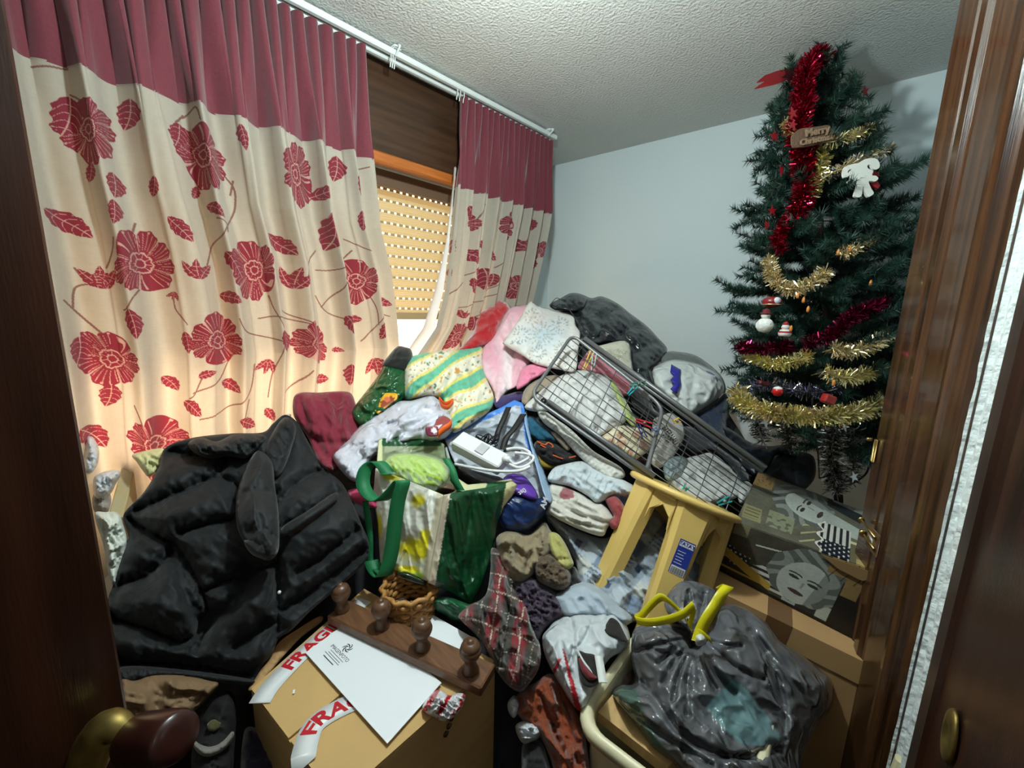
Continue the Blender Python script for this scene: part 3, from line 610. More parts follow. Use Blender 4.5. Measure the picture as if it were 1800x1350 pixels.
# below the jacket: brown paper bag, shoe, purple bag in the dark
lump('paper_bag', [(214,1194),(236,1196),(270,1186),(322,1186),(368,1196),(384,1204),(352,1240),(326,1262),(300,1256),(262,1262),(236,1290),(214,1290),(206,1250)], mat('brown kraft paper', sc(126,100,72), .8, bump=.2, bscale=30), 'brown paper bag under the hem of the black jacket', 'paper bag', lift=.075, puff=.03, th=.06, edge=24, wr=(.010, 16, .3, 1.5), step=6, creases=[([(330,1262),(350,1230),(372,1204)], .012, 6)])
sho = thing('shoe', at(380, 1310, .84), 'black slip-on shoe with grey rim, below the jacket', 'shoe')
lump('upper', [(345,1280),(356,1250),(380,1222),(404,1214),(416,1240),(414,1290),(410,1350),(404,1400),(350,1400),(336,1340)], cmat('black suede', (.006, .0055, .005), sheen=0.0), parent=sho, lift=.03, puff=.05, th=.06, edge=30, wr=(.004, 20, 0, 1), step=6)
lump('rim', [(338,1288),(346,1304),(366,1312),(390,1304),(410,1284),(408,1302),(388,1322),(362,1330),(342,1316)], cmat('grey lining rim', sc(120,115,108)), parent=sho, lift=.085, puff=.012, th=.012, edge=8, wr=(.002, 30, 0, 1), step=4)
lump('insole_badge', [(364,1274),(374,1265),(386,1267),(388,1276),(378,1285),(367,1284)], cmat('olive badge', sc(74,68,30)), parent=sho, lift=.085, puff=.004, th=.004, edge=6, wr=(.001, 30, 0, 1), step=4)
lump('purple_bag', [(428,1290),(452,1280),(476,1300),(496,1350),(506,1400),(430,1400)], cmat('dark purple cloth', (.012, .006, .022)), 'dark purple cloth bag left of the taped cardboard box', 'bag', lift=.0, puff=.03, th=.05, edge=24, step=8)
# ================================================================ back of the pile: clothes and bedding heaped to the wall
def stripes(x, y, U, W):
    p = (x * .55 + y * .83) / 47 + .35 * noise2(x / 60, y / 60, 2) + .12 * np.sin(x / 40)
    t = p % 1; c = np.tile(np.array(sc(228,222,200)), (len(x), 1))
    c[(t > .30) & (t < .80)] = sc(226,205,110); c[(t > .40) & (t < .70)] = sc(98,180,148)
    m = (t > .40) & (t < .70); c[m] *= (1 + .25 * noise2(x[m] / 7, y[m] / 7, 1))[:, None]
    f = noise2(x / 6.5, y / 6.5, 8); mm = ((t < .26) | (t > .84)) & (f > .28); c[mm] = sc(205,150,60)
    mm = ((t < .26) | (t > .84)) & (f < -.32); c[mm] = sc(90,130,90); mm = ((t < .26) | (t > .84)) & (noise2(x / 5, y / 5, 18) > .42); c[mm] = sc(80,90,150)
    return c
ST = cmat('striped floral cotton', (.7,.7,.6), attr=True, rough=.85)
lump('striped_duvet', [(711,636),(731,624),(769,618),(800,616),(836,609),(848,613),(848,638),(857,669),(868,696),(864,718),(844,735),(813,755),(796,760),(788,742),(780,706),(756,697),(733,700),(712,700),(710,660)], ST, 'crumpled bedding with teal and yellow stripes below the shutter gap', 'bedding', lift=.05, puff=.07, th=.07, edge=45, wr=(.013, 12, -1.0, 2.4), step=2.7, colf=stripes, creases=[([(800,640),(785,700)], .025, 7), ([(790,640),(815,690),(800,740)], .02, 6), ([(820,625),(840,670),(850,700)], .015, 6)])
lump('red_blanket', [(876,526),(890,532),(898,542),(890,553),(880,574),(870,596),(850,610),(830,618),(806,618),(814,606),(824,594),(834,578),(840,554),(856,541)], cmat('red fleece', sc(178,8,22), bump=.5, bscale=180, sheen=.6), 'bright red fleece blanket against the right curtain', 'blanket', lift=.03, puff=.06, th=.06, edge=30, wr=(.014, 12, -.8, 1.6), step=5)
def pinkc(x, y, U, W):
    c = np.tile(np.array(sc(232,190,200)), (len(x), 1)); k = sstep(-.1, .3, noise2(x / 30, y / 60, 4)); c = c * (1 - .5 * k[:, None]) + np.array(sc(226,140,165)) * .5 * k[:, None]
    s = np.exp(-((x - 893 - (y - 640) * -.05) / 9) ** 2) * (y > 600); c = c * (1 - s[:, None]) + np.array(sc(238,225,225)) * s[:, None]; return c
PK = cmat('pink plush', (.8,.5,.55), attr=True, bump=.35, bscale=150)
lump('pink_quilt', [(893,545),(912,537),(934,537),(950,545),(962,560),(950,600),(935,630),(925,655),(912,678),(890,690),(872,712),(868,692),(861,676),(851,662),(846,640),(849,613),(866,592),(878,572)], PK, 'pale pink plush quilt hanging beside the striped bedding', 'quilt', lift=.045, puff=.05, th=.034, edge=30, wr=(.016, 12, 1.45, 3), step=5, colf=pinkc, creases=[([(882,600),(868,680)], .02, 6), ([(906,590),(900,640),(895,690)], .03, 6)])
lump('pink_towel', [(912,662),(918,648),(935,640),(955,643),(968,650),(950,660),(935,668),(920,680),(908,684)], cmat('rose towel', sc(226,130,160), bump=.5, bscale=160), 'rolled rose pink towel end under the snowflake sheet', 'towel', lift=.12, puff=.03, th=.05, edge=16, wr=(.008, 40, .4, 2), step=4, creases=[([(925,668),(930,652),(945,650),(944,658),(934,660)], .012, 3)])
def snow(x, y, U, W):
    c = np.tile(np.array(sc(222,218,212)), (len(x), 1)); b = np.exp(-(((x - 955) / 34) ** 2 + ((y - 590) / 26) ** 2)); c = c * (1 - .65 * b[:, None]) + np.array(sc(165,195,215)) * .65 * b[:, None]
    b = np.exp(-(((x - 940) / 22) ** 2 + ((y - 560) / 12) ** 2)); c = c * (1 - .4 * b[:, None]) + np.array(sc(225,195,185)) * .4 * b[:, None]
    for cx, cy, r, k in [(952,588,24,16),(985,572,16,14),(915,588,16,14),(935,556,14,12),(990,615,18,16),(945,622,16,14),(975,640,14,12),(1000,640,12,12),(905,604,10,10)]:
        dx, dy = x - cx, y - cy; rr = np.hypot(dx, dy); th = np.arctan2(dy, dx); m = (rr < r) & (np.abs(np.sin(k / 2 * th)) < .33) & (rr > 3); c[m] = np.array(sc(150,160,165)) if k % 4 else np.array(sc(170,165,150))
    return c
lump('snowflake_sheet', [(931,531),(947,538),(983,548),(1007,556),(1012,572),(1020,586),(1016,620),(1011,652),(985,650),(942,640),(917,624),(888,607),(886,599),(910,565)], cmat('printed sheet', (.7,.7,.7), attr=True), 'folded white sheet with pale blue snowflakes on top of the pile', 'sheet', lift=.15, puff=.03, th=.02, edge=20, wr=(.007, 12, -.7, 2), step=3.2, colf=snow, creases=[([(944,545),(925,600),(935,640)], .012, 6), ([(1004,560),(1000,600),(1008,650)], .010, 6)])
# glossy down jacket against the back wall
GL = mat('glossy black nylon', (.020, .023, .027), .25, bump=.25, bscale=70, spec=.7, wrink=.45, wscale=9, wdist=.02)
pj = thing('down_jacket', at(1080, 600, 2.1), 'shiny black down jacket heaped against the white back wall', 'jacket')
PO = [(966,536),(984,525),(1004,515),(1024,518),(1040,524),(1058,521),(1085,533),(1108,551),(1136,572),(1155,592),(1173,615),(1158,640),(1146,652),(1152,672),(1154,690),(1138,690),(1122,672),(1108,640),(1104,610),(1070,602),(1040,606),(1019,590),(1004,560),(984,548)]
lump('body', PO, GL, parent=pj, lift=.02, puff=.10, th=.08, edge=34, wr=(.010, 14, .7, 2.6), step=4, seams=[[(1046,527),(1030,560),(1040,604)],[(1090,536),(1060,565),(1055,600)],[(1125,566),(1095,585),(1075,602)],[(1160,598),(1130,610),(1106,620)],[(1012,548),(1022,575),(1030,600)]], q=(.045, 12))
lump('hood', [(966,536),(984,525),(1004,515),(1024,518),(1032,528),(1026,542),(1008,548),(990,546),(975,545)], GL, parent=pj, lift=.09, puff=.07, th=.05, edge=18, wr=(.010, 24, .3, 1.3), step=4)
MB().tube(spline(onpile([(1002,546),(1016,566),(1030,586)], .14), 8), .0025, 6).tube(spline(onpile([(970,532),(978,524),(986,527)], .1), 6), .002, 5).build('drawstring', cmat('black cord', (.01,.01,.01)), pj)
# logo bag, grey fleece, jeans
lump('grey_fleece', [(1160,628),(1175,618),(1198,619),(1223,625),(1250,643),(1270,664),(1276,688),(1262,690),(1240,668),(1200,650),(1170,650)], cmat('grey marl fleece', sc(105,112,108), bump=.4, bscale=150), 'grey fleece draped behind the white bag with blue mark', 'clothing', lift=.02, puff=.05, th=.05, edge=18, wr=(.010, 18, .5, 2), step=5)
lg = thing('white_carrier_bag', at(1210, 690, 1.85), 'full white plastic bag with jagged blue mark by the back wall', 'plastic bag')
WP = mat('white plastic film', sc(222,226,224), .32, bump=.3, bscale=42, transl=.12, wrink=.9, wscale=13, wdist=.018)
LB = dict(lift=.10, puff=.10, th=.08, edge=42, seed=2.5)
lump('bag', [(1147,650),(1160,640),(1177,633),(1198,633),(1228,640),(1250,650),(1264,660),(1273,684),(1262,700),(1238,717),(1213,729),(1198,725),(1185,712),(1167,694),(1150,676)], WP, parent=lg, wr=(.009, 12, .6, 1.6), step=4.5, creases=[([(1177,640),(1190,690),(1200,722)], .012, 5), ([(1228,645),(1215,690),(1212,725)], .014, 6), ([(1150,668),(1190,680),(1240,700)], .010, 5)], **LB)
lump('blue_mark', [(1180,640),(1197,650),(1196,664),(1198,676),(1190,692),(1178,684),(1186,675),(1178,668),(1185,660),(1178,655)], mat('blue print', sc(38,36,150), .4), parent=lg, lift=.212, puff=.012, th=.012, edge=6, wr=(.001, 20, 0, 1), step=3, sharp=True)
lump('small_print', [(1238,652),(1252,656),(1262,668),(1258,678),(1248,668)], mat('purple print', sc(110,104,150), .5), parent=lg, lift=.155, puff=.012, th=.012, edge=6, wr=(.001, 20, 0, 1), step=3)
lump('jeans', [(1214,732),(1238,718),(1262,702),(1276,692),(1282,720),(1278,750),(1284,772),(1262,780),(1240,768),(1222,750)], cmat('dark denim', sc(38,52,76), bump=.4, bscale=200), 'folded dark blue jeans under the white bag by the wall', 'jeans', lift=.04, puff=.05, th=.06, edge=22, wr=(.010, 20, 1, 1.6), step=5)
lump('dark_anorak', [(1262,745),(1290,758),(1320,778),(1352,784),(1384,782),(1402,798),(1392,806),(1366,800),(1350,822),(1328,838),(1300,812),(1276,784)], mat('dark navy nylon', sc(26,34,44), .4, bump=.3, bscale=60), 'dark navy anorak between drying rack and back wall', 'clothing', lift=.04, puff=.05, th=.06, edge=20, wr=(.014, 18, .6, 1.6), step=5)
lump('backpack', [(1330,842),(1350,820),(1366,800),(1392,794),(1418,796),(1432,806),(1434,832),(1426,850),(1404,866),(1370,858)], mat('black pack cloth', sc(22,25,30), .6, bump=.3, bscale=120), 'black fabric bag on the floor below the christmas tree', 'bag', lift=.02, puff=.05, th=.08, edge=22, wr=(.006, 16, .6, 1.6), step=5, creases=[([(1394,800),(1400,862)], .012, 4), ([(1340,838),(1394,802)], .010, 4)])
# things lying under the drying rack
pil = thing('text_cushion', at(1085, 630, 1.9), 'cream cushion with faint lettering leaning on the shiny jacket', 'cushion')
lump('cushion', [(1040,612),(1060,606),(1093,599),(1107,606),(1110,632),(1113,658),(1100,660),(1080,642),(1056,626)], cmat('cream cotton', sc(205,202,180)), parent=pil, lift=.10, puff=.05, th=.06, edge=18, wr=(.005, 18, .5, 1.5), step=4.5)
Vt, Ft = text_mesh('perfect\nday', .030, shear=.3); c0 = onpile([(1082, 622)], .188)[0]; Rt = frame3(-rays(1082, 622) * .8 + np.array([0, 0, .35]), ROT[:, 0] * .95 - ROT[:, 1] * -.25)
mk('lettering', c0 + Vt @ Rt.T, Ft, cmat('grey ink', sc(150,148,132)), pil, smooth=False)
lump('pink_cloth', [(1016,648),(1030,622),(1042,614),(1060,628),(1086,646),(1112,668),(1108,690),(1092,696),(1080,676),(1068,664),(1046,658)], cmat('dusty pink towelling', sc(196,110,124), bump=.4, bscale=170), 'dusty pink towel under the upper rail of the drying rack', 'towel', lift=.09, puff=.03, th=.05, edge=16, wr=(.008, 20, .6, 1.6), step=4.5)
lump('tan_cloth', [(917,706),(923,684),(941,669),(962,661),(984,660),(978,672),(958,686),(940,694),(926,712)], cmat('taupe cotton', sc(150,136,116)), 'taupe cloth folded beside the left end of the drying rack', 'cloth', lift=.09, puff=.03, th=.05, edge=14, wr=(.008, 24, -.6, 2), step=4.5)
lump('white_tshirt', [(922,716),(945,692),(975,666),(1014,651),(1044,655),(1073,666),(1082,684),(1090,705),(1107,726),(1096,744),(1072,756),(1050,768),(1034,758),(1019,750),(995,734),(968,722),(944,724)], cmat('white cotton', sc(205,204,202)), 'white cotton garment crumpled under the drying rack wires', 'clothing', lift=.11, puff=.04, th=.06, edge=30, wr=(.013, 13, 1.1, 1.6), step=4.5)
lump('lime_towel', [(1072,670),(1082,674),(1100,705),(1118,738),(1114,750),(1100,736),(1086,704)], cmat('lime green towelling', sc(170,182,110)), 'narrow lime green towel strip under the drying rack', 'towel', lift=.13, puff=.018, th=.03, edge=8, step=4)
def rosec(x, y, U, W):
    c = np.tile(np.array(sc(214,200,168)), (len(x), 1)); 
    for cx, cy, r in [(1094,780,9),(1090,765,7),(1120,765,8),(1130,782,8),(1108,795,6),(1075,775,6)]:
        m = np.hypot(x - cx, (y - cy) * 1.2) < r * (1 + .4 * noise2(x / 5, y / 5, cx)); c[m] = np.array(sc(186,140,112)) * (1 + .3 * noise2(x[m] / 3, y[m] / 3, 1))[:, None]
    return c
lump('rose_cushion', [(1057,772),(1070,758),(1083,748),(1116,750),(1142,756),(1146,784),(1126,803),(1108,810),(1085,796)], cmat('cream rose print', (.7,.6,.5), attr=True), 'cream cushion printed with faded roses under the rack', 'cushion', lift=.10, puff=.05, th=.06, edge=24, wr=(.006, 16, .5, 1.5), step=3.5, colf=rosec)
tx = thing('lettered_shirt', at(1175, 775, 1.55), 'grey white shirt with black hand lettering under the rack', 'shirt')
lump('shirt', [(1150,736),(1165,730),(1180,727),(1200,746),(1203,766),(1187,798),(1162,822),(1144,814),(1142,780),(1146,752)], cmat('pale grey cotton', sc(186,180,172)), parent=tx, lift=.09, puff=.045, th=.06, edge=22, wr=(.007, 16, 1.0, 1.6), step=4)
Vt, Ft = text_mesh('ETERNALLY\nSCALE', .017, bold=.0006); Vt[:, 1] *= 1.7; c0 = onpile([(1174, 772)], .156)[0]; Rt = frame3(-rays(1178, 772), ROT[:, 0] * .6 + ROT[:, 1] * .8)
mk('lettering', c0 + Vt @ Rt.T, Ft, cmat('black ink', sc(40,38,38)), tx, smooth=False)
def ribs(x, y, U, W):
    c = np.tile(np.array(sc(212,212,204)), (len(x), 1)); m = (np.sin((x + y * 1.3) / 2.0) > .3) & (np.sin((x - y) / 3.5) > 0); c[m] *= .72; return c
lump('ribbed_towel', [(944,722),(957,722),(980,738),(1005,756),(1040,790),(1062,804),(1092,822),(1098,838),(1076,844),(1048,830),(1028,812),(1008,792),(985,766),(956,744)], cmat('white ribbed towelling', (.7,.7,.7), attr=True), 'long white ribbed towel hanging below the drying rack edge', 'towel', lift=.10, puff=.03, th=.05, edge=14, wr=(.008, 22, .7, 2), step=3.5, colf=ribs)
lump('teal_garment', [(922,735),(938,732),(958,748),(985,772),(975,780),(948,776),(930,762)], cmat('teal cotton', sc(12,84,110)), 'teal cloth between blue tote and white ribbed towel', 'clothing', lift=.05, puff=.03, th=.05, edge=14, wr=(.01, 24, .8, 2), step=4.5)
bo = thing('sports_shirt', at(985, 795, 1.42), 'black shirt with orange piping below the teal cloth', 'shirt')
lump('shirt', [(938,784),(952,772),(985,782),(1012,794),(1018,810),(1000,818),(975,818),(952,806)], cmat('black jersey', sc(22,20,20)), parent=bo, lift=.05, puff=.035, th=.05, edge=16, wr=(.01, 24, .3, 2), step=4.5)
MB().tube(spline(onpile([(944,776),(958,782),(964,778),(972,785),(962,788),(950,782)], .09), 5), .0028, 5).tube(spline(onpile([(972,800),(990,806),(1012,802)], .095), 5), .0025, 5).build('orange_piping', cmat('orange piping', sc(214,96,40)), bo)
lump('mustard_garment', [(938,790),(950,798),(966,812),(984,820),(968,826),(948,822),(938,808)], cmat('mustard jersey', sc(150,128,30)), 'strip of mustard cloth under the orange piped shirt', 'clothing', lift=.03, puff=.02, th=.04, edge=10, step=4.5)
lump('tan_strap', [(968,760),(980,762),(996,778),(1002,788),(996,792),(984,780)], cmat('taupe webbing', sc(140,130,112)), 'taupe fabric edge curling over the black sports shirt', 'cloth', lift=.09, puff=.01, th=.02, edge=6, step=3.5)
def spot(x, y, U, W):
    c = np.tile(np.array(sc(196,198,196)), (len(x), 1)); m = noise2(x / 16, y / 16, 6) > .33; c[m] = sc(150,152,150); return c
lump('spotted_cushion', [(1172,846),(1186,818),(1206,806),(1228,800),(1252,797),(1282,820),(1306,850),(1302,870),(1274,882),(1240,888),(1200,868)], cmat('white spotted cotton', (.7,.7,.7), attr=True), 'white cushion with grey spots seen through the rack wires', 'cushion', lift=.05, puff=.05, th=.06, edge=30, wr=(.006, 14, .4, 1.5), step=4, colf=spot)
lump('plastic_sleeve', [(1166,812),(1186,802),(1208,806),(1206,826),(1192,842),(1170,842)], mat('crumpled clear film', sc(150,165,168), .2, alpha=.75, bump=.5, bscale=60), 'crumpled clear plastic under the rack beside spotted cushion', 'plastic', lift=.09, puff=.025, th=.03, edge=12, wr=(.012, 36, .4, 1.5), step=3.5)
lump('wine_cloth', [(1108,812),(1128,806),(1142,816),(1150,840),(1138,850),(1118,838)], cmat('wine red cotton', sc(70,18,30)), 'wine red cloth under the drying rack above the stool', 'cloth', lift=.02, puff=.03, th=.05, edge=12, step=5)
lump('black_garment', [(1104,672),(1120,676),(1140,694),(1150,720),(1166,730),(1152,738),(1124,728),(1110,706)], cmat('black knit', sc(20,20,22)), 'black garment between the rack rails below the shiny jacket', 'clothing', lift=.05, puff=.03, th=.05, edge=12, step=5)
lump('navy_trousers', [(1200,752),(1226,756),(1262,784),(1300,812),(1320,840),(1306,848),(1284,818),(1252,794),(1226,798),(1206,790)], cmat('navy cloth', sc(24,28,38)), 'dark navy trousers behind the lower rail of the rack', 'trousers', lift=.01, puff=.04, th=.05, edge=16, step=5)
lump('white_sock', [(1296,856),(1312,846),(1324,858),(1312,880),(1300,884)], cmat('white knit', sc(190,192,190)), 'small white knit thing between spotted cushion and picture box', 'clothing', lift=.06, puff=.03, th=.03, edge=10, step=4)

# green glossy bag, its dark neighbour, white bag with orange ties
lump('black_shoe', [(672,642),(684,624),(699,609),(712,610),(722,614),(726,628),(724,644),(708,652),(688,650)], cmat('black canvas', sc(24,26,24)), 'black canvas thing with pale toe in the window gap', 'shoe', lift=.06, puff=.04, th=.05, edge=16, step=4)
gb = thing('green_bag', at(670, 690, 1.5), 'glossy bottle green plastic bag with a yellow sticker', 'bag')
GB = mat('glossy green plastic', sc(28,84,46), .22, bump=.2, bscale=30, wrink=.8, wscale=16, wdist=.014)
lump('bag', [(676,640),(694,642),(711,648),(714,672),(712,698),(690,722),(668,736),(648,752),(636,752),(624,742),(617,730),(622,716),(648,682),(666,658)], GB, parent=gb, lift=.05, puff=.05, th=.05, edge=24, wr=(.012, 20, -.7, 2), step=4.5)
def stick(x, y, U, W):
    c = np.tile(np.array(sc(232,170,40)), (len(x), 1)); m = (np.abs(x - 680 - 6 * noise2(x / 6, y / 6)) < 12) & (np.abs(y - 707 + (x - 680) * .5) < 7); c[m] = sc(150,70,40); m = np.hypot(x - 681, y - 702) < 5; c[m] = sc(214,110,80); return c
lump('yellow_sticker', [(675,690),(700,691),(698,702),(664,728),(658,722)], mat('yellow sticker', (.8,.5,.1), .4, attr=True), parent=gb, lift=.112, puff=.004, th=.004, edge=5, wr=(.001, 20, 0, 1), step=2.5, sharp=True, colf=stick)
wb = thing('tied_bag', at(690, 770, 1.4), 'big white plastic bag with orange ties behind the green tote', 'plastic bag')
lump('bag', [(756,696),(724,704),(700,706),(667,724),(633,749),(607,778),(585,799),(595,822),(617,844),(632,842),(660,800),(722,775),(760,776),(782,770),(798,752),(795,734),(784,716),(770,702)], mat('white tie bag film', sc(214,214,226), .3, bump=.3, bscale=40, transl=.1, wrink=1.0, wscale=16, wdist=.016), parent=wb, lift=.075, puff=.07, th=.06, edge=45, wr=(.015, 15, -.65, 2.4), step=4.5, creases=[([(770,706),(700,740),(610,800)], .010, 5), ([(780,712),(730,750),(660,800)], .012, 6), ([(756,700),(735,715),(722,730)], .012, 5)])
OT = mat('orange tie', sc(235,100,30), .35)
V_, F_ = ribbon(spline(onpile([(772,700),(782,710),(797,704),(788,716),(776,713),(772,702)], .15), 5), rays(0, 0) * 0 + ROT[:, 1] * .007 + ROT[:, 2] * .004); mk('orange_tie', V_, F_, OT, wb)
V_, F_ = ribbon(spline(onpile([(770,764),(778,756),(790,748),(794,742)], .155), 5), ROT[:, 1] * .011); mk('orange_tie', V_, F_, OT, wb)
def blob(x, y, U, W):
    c = np.tile(np.array(sc(150,70,70)), (len(x), 1)); m = y > 752; c[m] = sc(110,30,60); m = np.hypot(x - 763, y - 757) < 5; c[m] = sc(225,220,225); return c
lump('printed_patch', [(748,752),(762,748),(768,736),(780,731),(792,738),(790,750),(776,756),(768,766),(752,766)], mat('printed film', (.4,.1,.1), .35, attr=True), parent=wb, lift=.150, puff=.005, th=.005, edge=5, wr=(.002, 20, 0, 1), step=3, colf=blob)
lump('plum_garment', [(868,700),(890,694),(912,688),(924,692),(918,704),(898,712),(874,718)], cmat('navy and plum cloth', sc(50,36,92)), 'navy and plum cloth edge above the blue tote', 'clothing', lift=.05, puff=.02, th=.04, edge=10, step=4)
# ================================================================ middle of the pile: folded linen, drying rack, stool, totes
def hearts(x, y, U, W):
    c = np.tile(np.array(sc(204,200,190)), (len(x), 1))
    for cx, cy, r in [(996,868,13),(1024,852,6),(985,838,6)]:
        dx, dy = (x - cx) / r, (y - cy) / (r * .8); m = (dx * dx + dy * dy) < 1 + .2 * np.sin(3 * np.arctan2(dy, dx)); c[m] = np.array(sc(150,88,92)) if r > 8 else np.array(sc(176,184,186))
    return c
def bluelines(x, y, U, W):
    c = np.tile(np.array(sc(192,200,204)), (len(x), 1)); m = (np.abs(np.sin(x / 4 + y / 9)) < .25) & (noise2(x / 14, y / 14) > -.1); c[m] = sc(150,172,184); m = noise2(x / 8, y / 8, 3) > .42; c[m] = sc(222,222,216); return c
CT = dict(attr=True, rough=.88)
lump('folded_sheet', [(964,846),(972,824),(992,816),(1023,811),(1046,822),(1076,834),(1104,848),(1118,858),(1106,874),(1082,870),(1062,880),(1048,884),(1033,872),(1003,856)], cmat('pale blue sketch print', (.7,.7,.7), **CT), 'pale blue and white folded sheet, topmost of the stack left of the stool', 'sheet', lift=.10, puff=.03, th=.05, edge=14, wr=(.010, 22, .5, 2.2), step=3.5, colf=bluelines)
lump('heart_blanket', [(966,852),(984,852),(1005,860),(1024,869),(1044,882),(1058,884),(1074,902),(1079,912),(1068,928),(1060,942),(1038,938),(1003,924),(968,904),(962,884)], cmat('cream heart print', (.7,.7,.7), **CT), 'cream folded blanket with a faded red heart left of the stool', 'blanket', lift=.085, puff=.04, th=.07, edge=18, wr=(.008, 20, .5, 2.4), step=3.5, colf=hearts, creases=[([(968,880),(1010,902),(1066,918)], .014, 4), ([(968,894),(1005,914),(1060,932)], .012, 3)])
lump('red_towel', [(1064,876),(1082,872),(1098,892),(1094,910),(1086,928),(1076,930),(1070,918),(1078,908),(1070,892)], cmat('faded red towelling', sc(150,62,66), bump=.5, bscale=170), 'faded red towel folded between cream blanket and stool leg', 'towel', lift=.10, puff=.025, th=.04, edge=10, wr=(.008, 26, 1.2, 2), step=3.5)
def patch(x, y, U, W):
    c = np.tile(np.array(sc(150,160,172)), (len(x), 1)); u = (x * .8 + y * .6) / 28; v = (-x * .6 + y * .8) / 28; iu, iv = np.floor(u), np.floor(v); fu, fv = u - iu, v - iv
    k = (iu * 3 + iv * 5) % 7; c[k < 2] = sc(178,188,198); c[k == 3] = sc(120,136,160); c[k == 5] = sc(196,198,194); m = (k == 4) & (np.abs(fu - .5) < .22) & (np.abs(fv - .5) < .22); c[m] = sc(64,78,112)
    m = (k == 1) & (np.abs(np.sin(fv * 12)) < .4); c[m] = sc(88,100,120); return c
PT = cmat('blue patchwork print', (.5,.5,.6), **CT)
lump('patchwork_quilt', [(962,906),(1003,926),(1056,946),(1086,934),(1108,902),(1136,880),(1160,900),(1190,940),(1240,960),(1258,990),(1240,1030),(1180,1060),(1130,1092),(1096,1092),(1060,1072),(1030,1086),(1000,1082),(984,1050),(1008,1030),(1014,1000),(996,960)], PT, 'blue grey patchwork quilt spread behind and under the stool', 'quilt', lift=-.01, puff=.05, th=.04, edge=36, wr=(.016, 12, .9, 2.2), step=3.4, colf=patch, creases=[([(1080,950),(1060,1010),(1040,1070)], .016, 7), ([(1010,940),(1040,1000),(1050,1060)], .014, 7), ([(1130,900),(1120,1000),(1100,1080)], .016, 8)])
lump('blue_pillowcase', [(972,1052),(984,1040),(1012,1024),(1040,1026),(1068,1044),(1092,1066),(1112,1088),(1096,1100),(1064,1088),(1030,1084),(996,1086)], cmat('pale blue cotton', sc(166,178,190)), 'pale blue pillowcase corner above the white bag with red print', 'pillowcase', lift=.055, puff=.04, th=.05, edge=22, wr=(.010, 16, .7, 2), step=4.5)
co = thing('parka', at(960, 980, 1.08), 'khaki parka with fur trimmed collar right of the green tote', 'coat')
lump('body', [(872,950),(884,936),(906,934),(930,940),(956,918),(966,930),(978,952),(962,986),(944,1002),(922,1024),(898,1020),(880,990)], cmat('khaki cotton', sc(142,126,98)), parent=co, lift=.05, puff=.05, th=.05, edge=24, wr=(.014, 18, 1.2, 2), step=4.5, creases=[([(940,945),(930,985),(918,1015)], .02, 5), ([(958,925),(940,960)], .014, 4)])
lump('fur_trim', [(938,988),(954,972),(980,980),(1000,1000),(1004,1024),(988,1038),(964,1032),(944,1018)], cmat('brown fur', sc(112,92,66), bump=1.0, bscale=190, color2=sc(60,46,32), vscale=60), parent=co, lift=.075, puff=.05, th=.04, edge=18, wr=(.006, 60, 0, 1), step=3.5)
lump('yellow_rib', [(964,938),(980,938),(994,956),(1004,978),(1008,994),(992,1002),(978,990),(966,966)], cmat('pale yellow rib knit', sc(176,170,100), bump=.5, bscale=220), parent=co, lift=.085, puff=.035, th=.03, edge=12, wr=(.006, 30, 1, 2), step=3.5, creases=[([(972,942),(990,975),(998,996)], .01, 3), ([(972,985),(1004,982)], .012, 3)])
lump('black_cloth', [(994,1006),(1010,996),(1018,1014),(1024,1028),(1008,1040),(996,1034)], cmat('black cotton', sc(16,18,20)), 'small black cloth between fur trimmed parka and patchwork quilt', 'cloth', lift=.045, puff=.03, th=.04, edge=10, step=4.5)
lump('purple_knit', [(900,1030),(922,1016),(944,1018),(972,1036),(992,1060),(994,1082),(974,1092),(956,1108),(944,1128),(930,1112),(912,1070)], cmat('dark purple chunky knit', sc(40,28,46), bump=1.0, bscale=90, color2=sc(70,54,74), vscale=70), 'dark purple loopy knit below the fur trimmed parka', 'knitwear', lift=.045, puff=.045, th=.05, edge=20, wr=(.010, 40, .4, 1.3), step=3.5)

# ---- drying rack: winged airer lying on the clothes
def lerp2(a, b, c, d, u, v): return a * (1 - u) * (1 - v) + b * (1 - u) * v + c * u * v + d * u * (1 - v)
STEEL = mat('grey painted steel', (.21, .215, .22), .42, metal=.5)
WIRE = mat('grey wire', (.13, .135, .14), .35, metal=.7)
rk = thing('drying_rack', at(1120, 760, 1.4), 'grey folding metal clothes airer lying across the pile', 'drying rack')
wa, wb_, wc, wd_ = at(1006, 588, 1.60), at(932, 696, 1.36), at(1134, 838, 1.19), at(1166, 716, 1.41)
def rounded(C, r, n=5):
    out = []
    for i in range(len(C)):
        p, q, s = C[i - 1], C[i], C[(i + 1) % len(C)]; a = q + (p - q) / np.linalg.norm(p - q) * r; b = q + (s - q) / np.linalg.norm(s - q) * r
        t = np.linspace(0, 1, n)[:, None]; out.append((1 - t) ** 2 * a + 2 * t * (1 - t) * q + t * t * b)
    return np.concatenate(out)
MB().tube(rounded([wa, wb_, wc, wd_], .045), .0068, 10, closed=True).build('wing_frame', STEEL, rk)
for i in range(9):
    v = (i + .7) / 9.4; MB().tube([lerp2(wa, wb_, wc, wd_, .01, v), lerp2(wa, wb_, wc, wd_, .99, v)], .0016, 6).build('wire', WIRE, rk)
for i in range(5):
    u = (i + .75) / 5.3; MB().tube([lerp2(wa, wb_, wc, wd_, u, .01), lerp2(wa, wb_, wc, wd_, u, .99)], .0016, 6).build('cross_wire', WIRE, rk)
ba, bb_, bc, bd_ = at(1020, 601, 1.63), at(953, 707, 1.38), at(1300, 955, 1.06), at(1338, 832, 1.28)
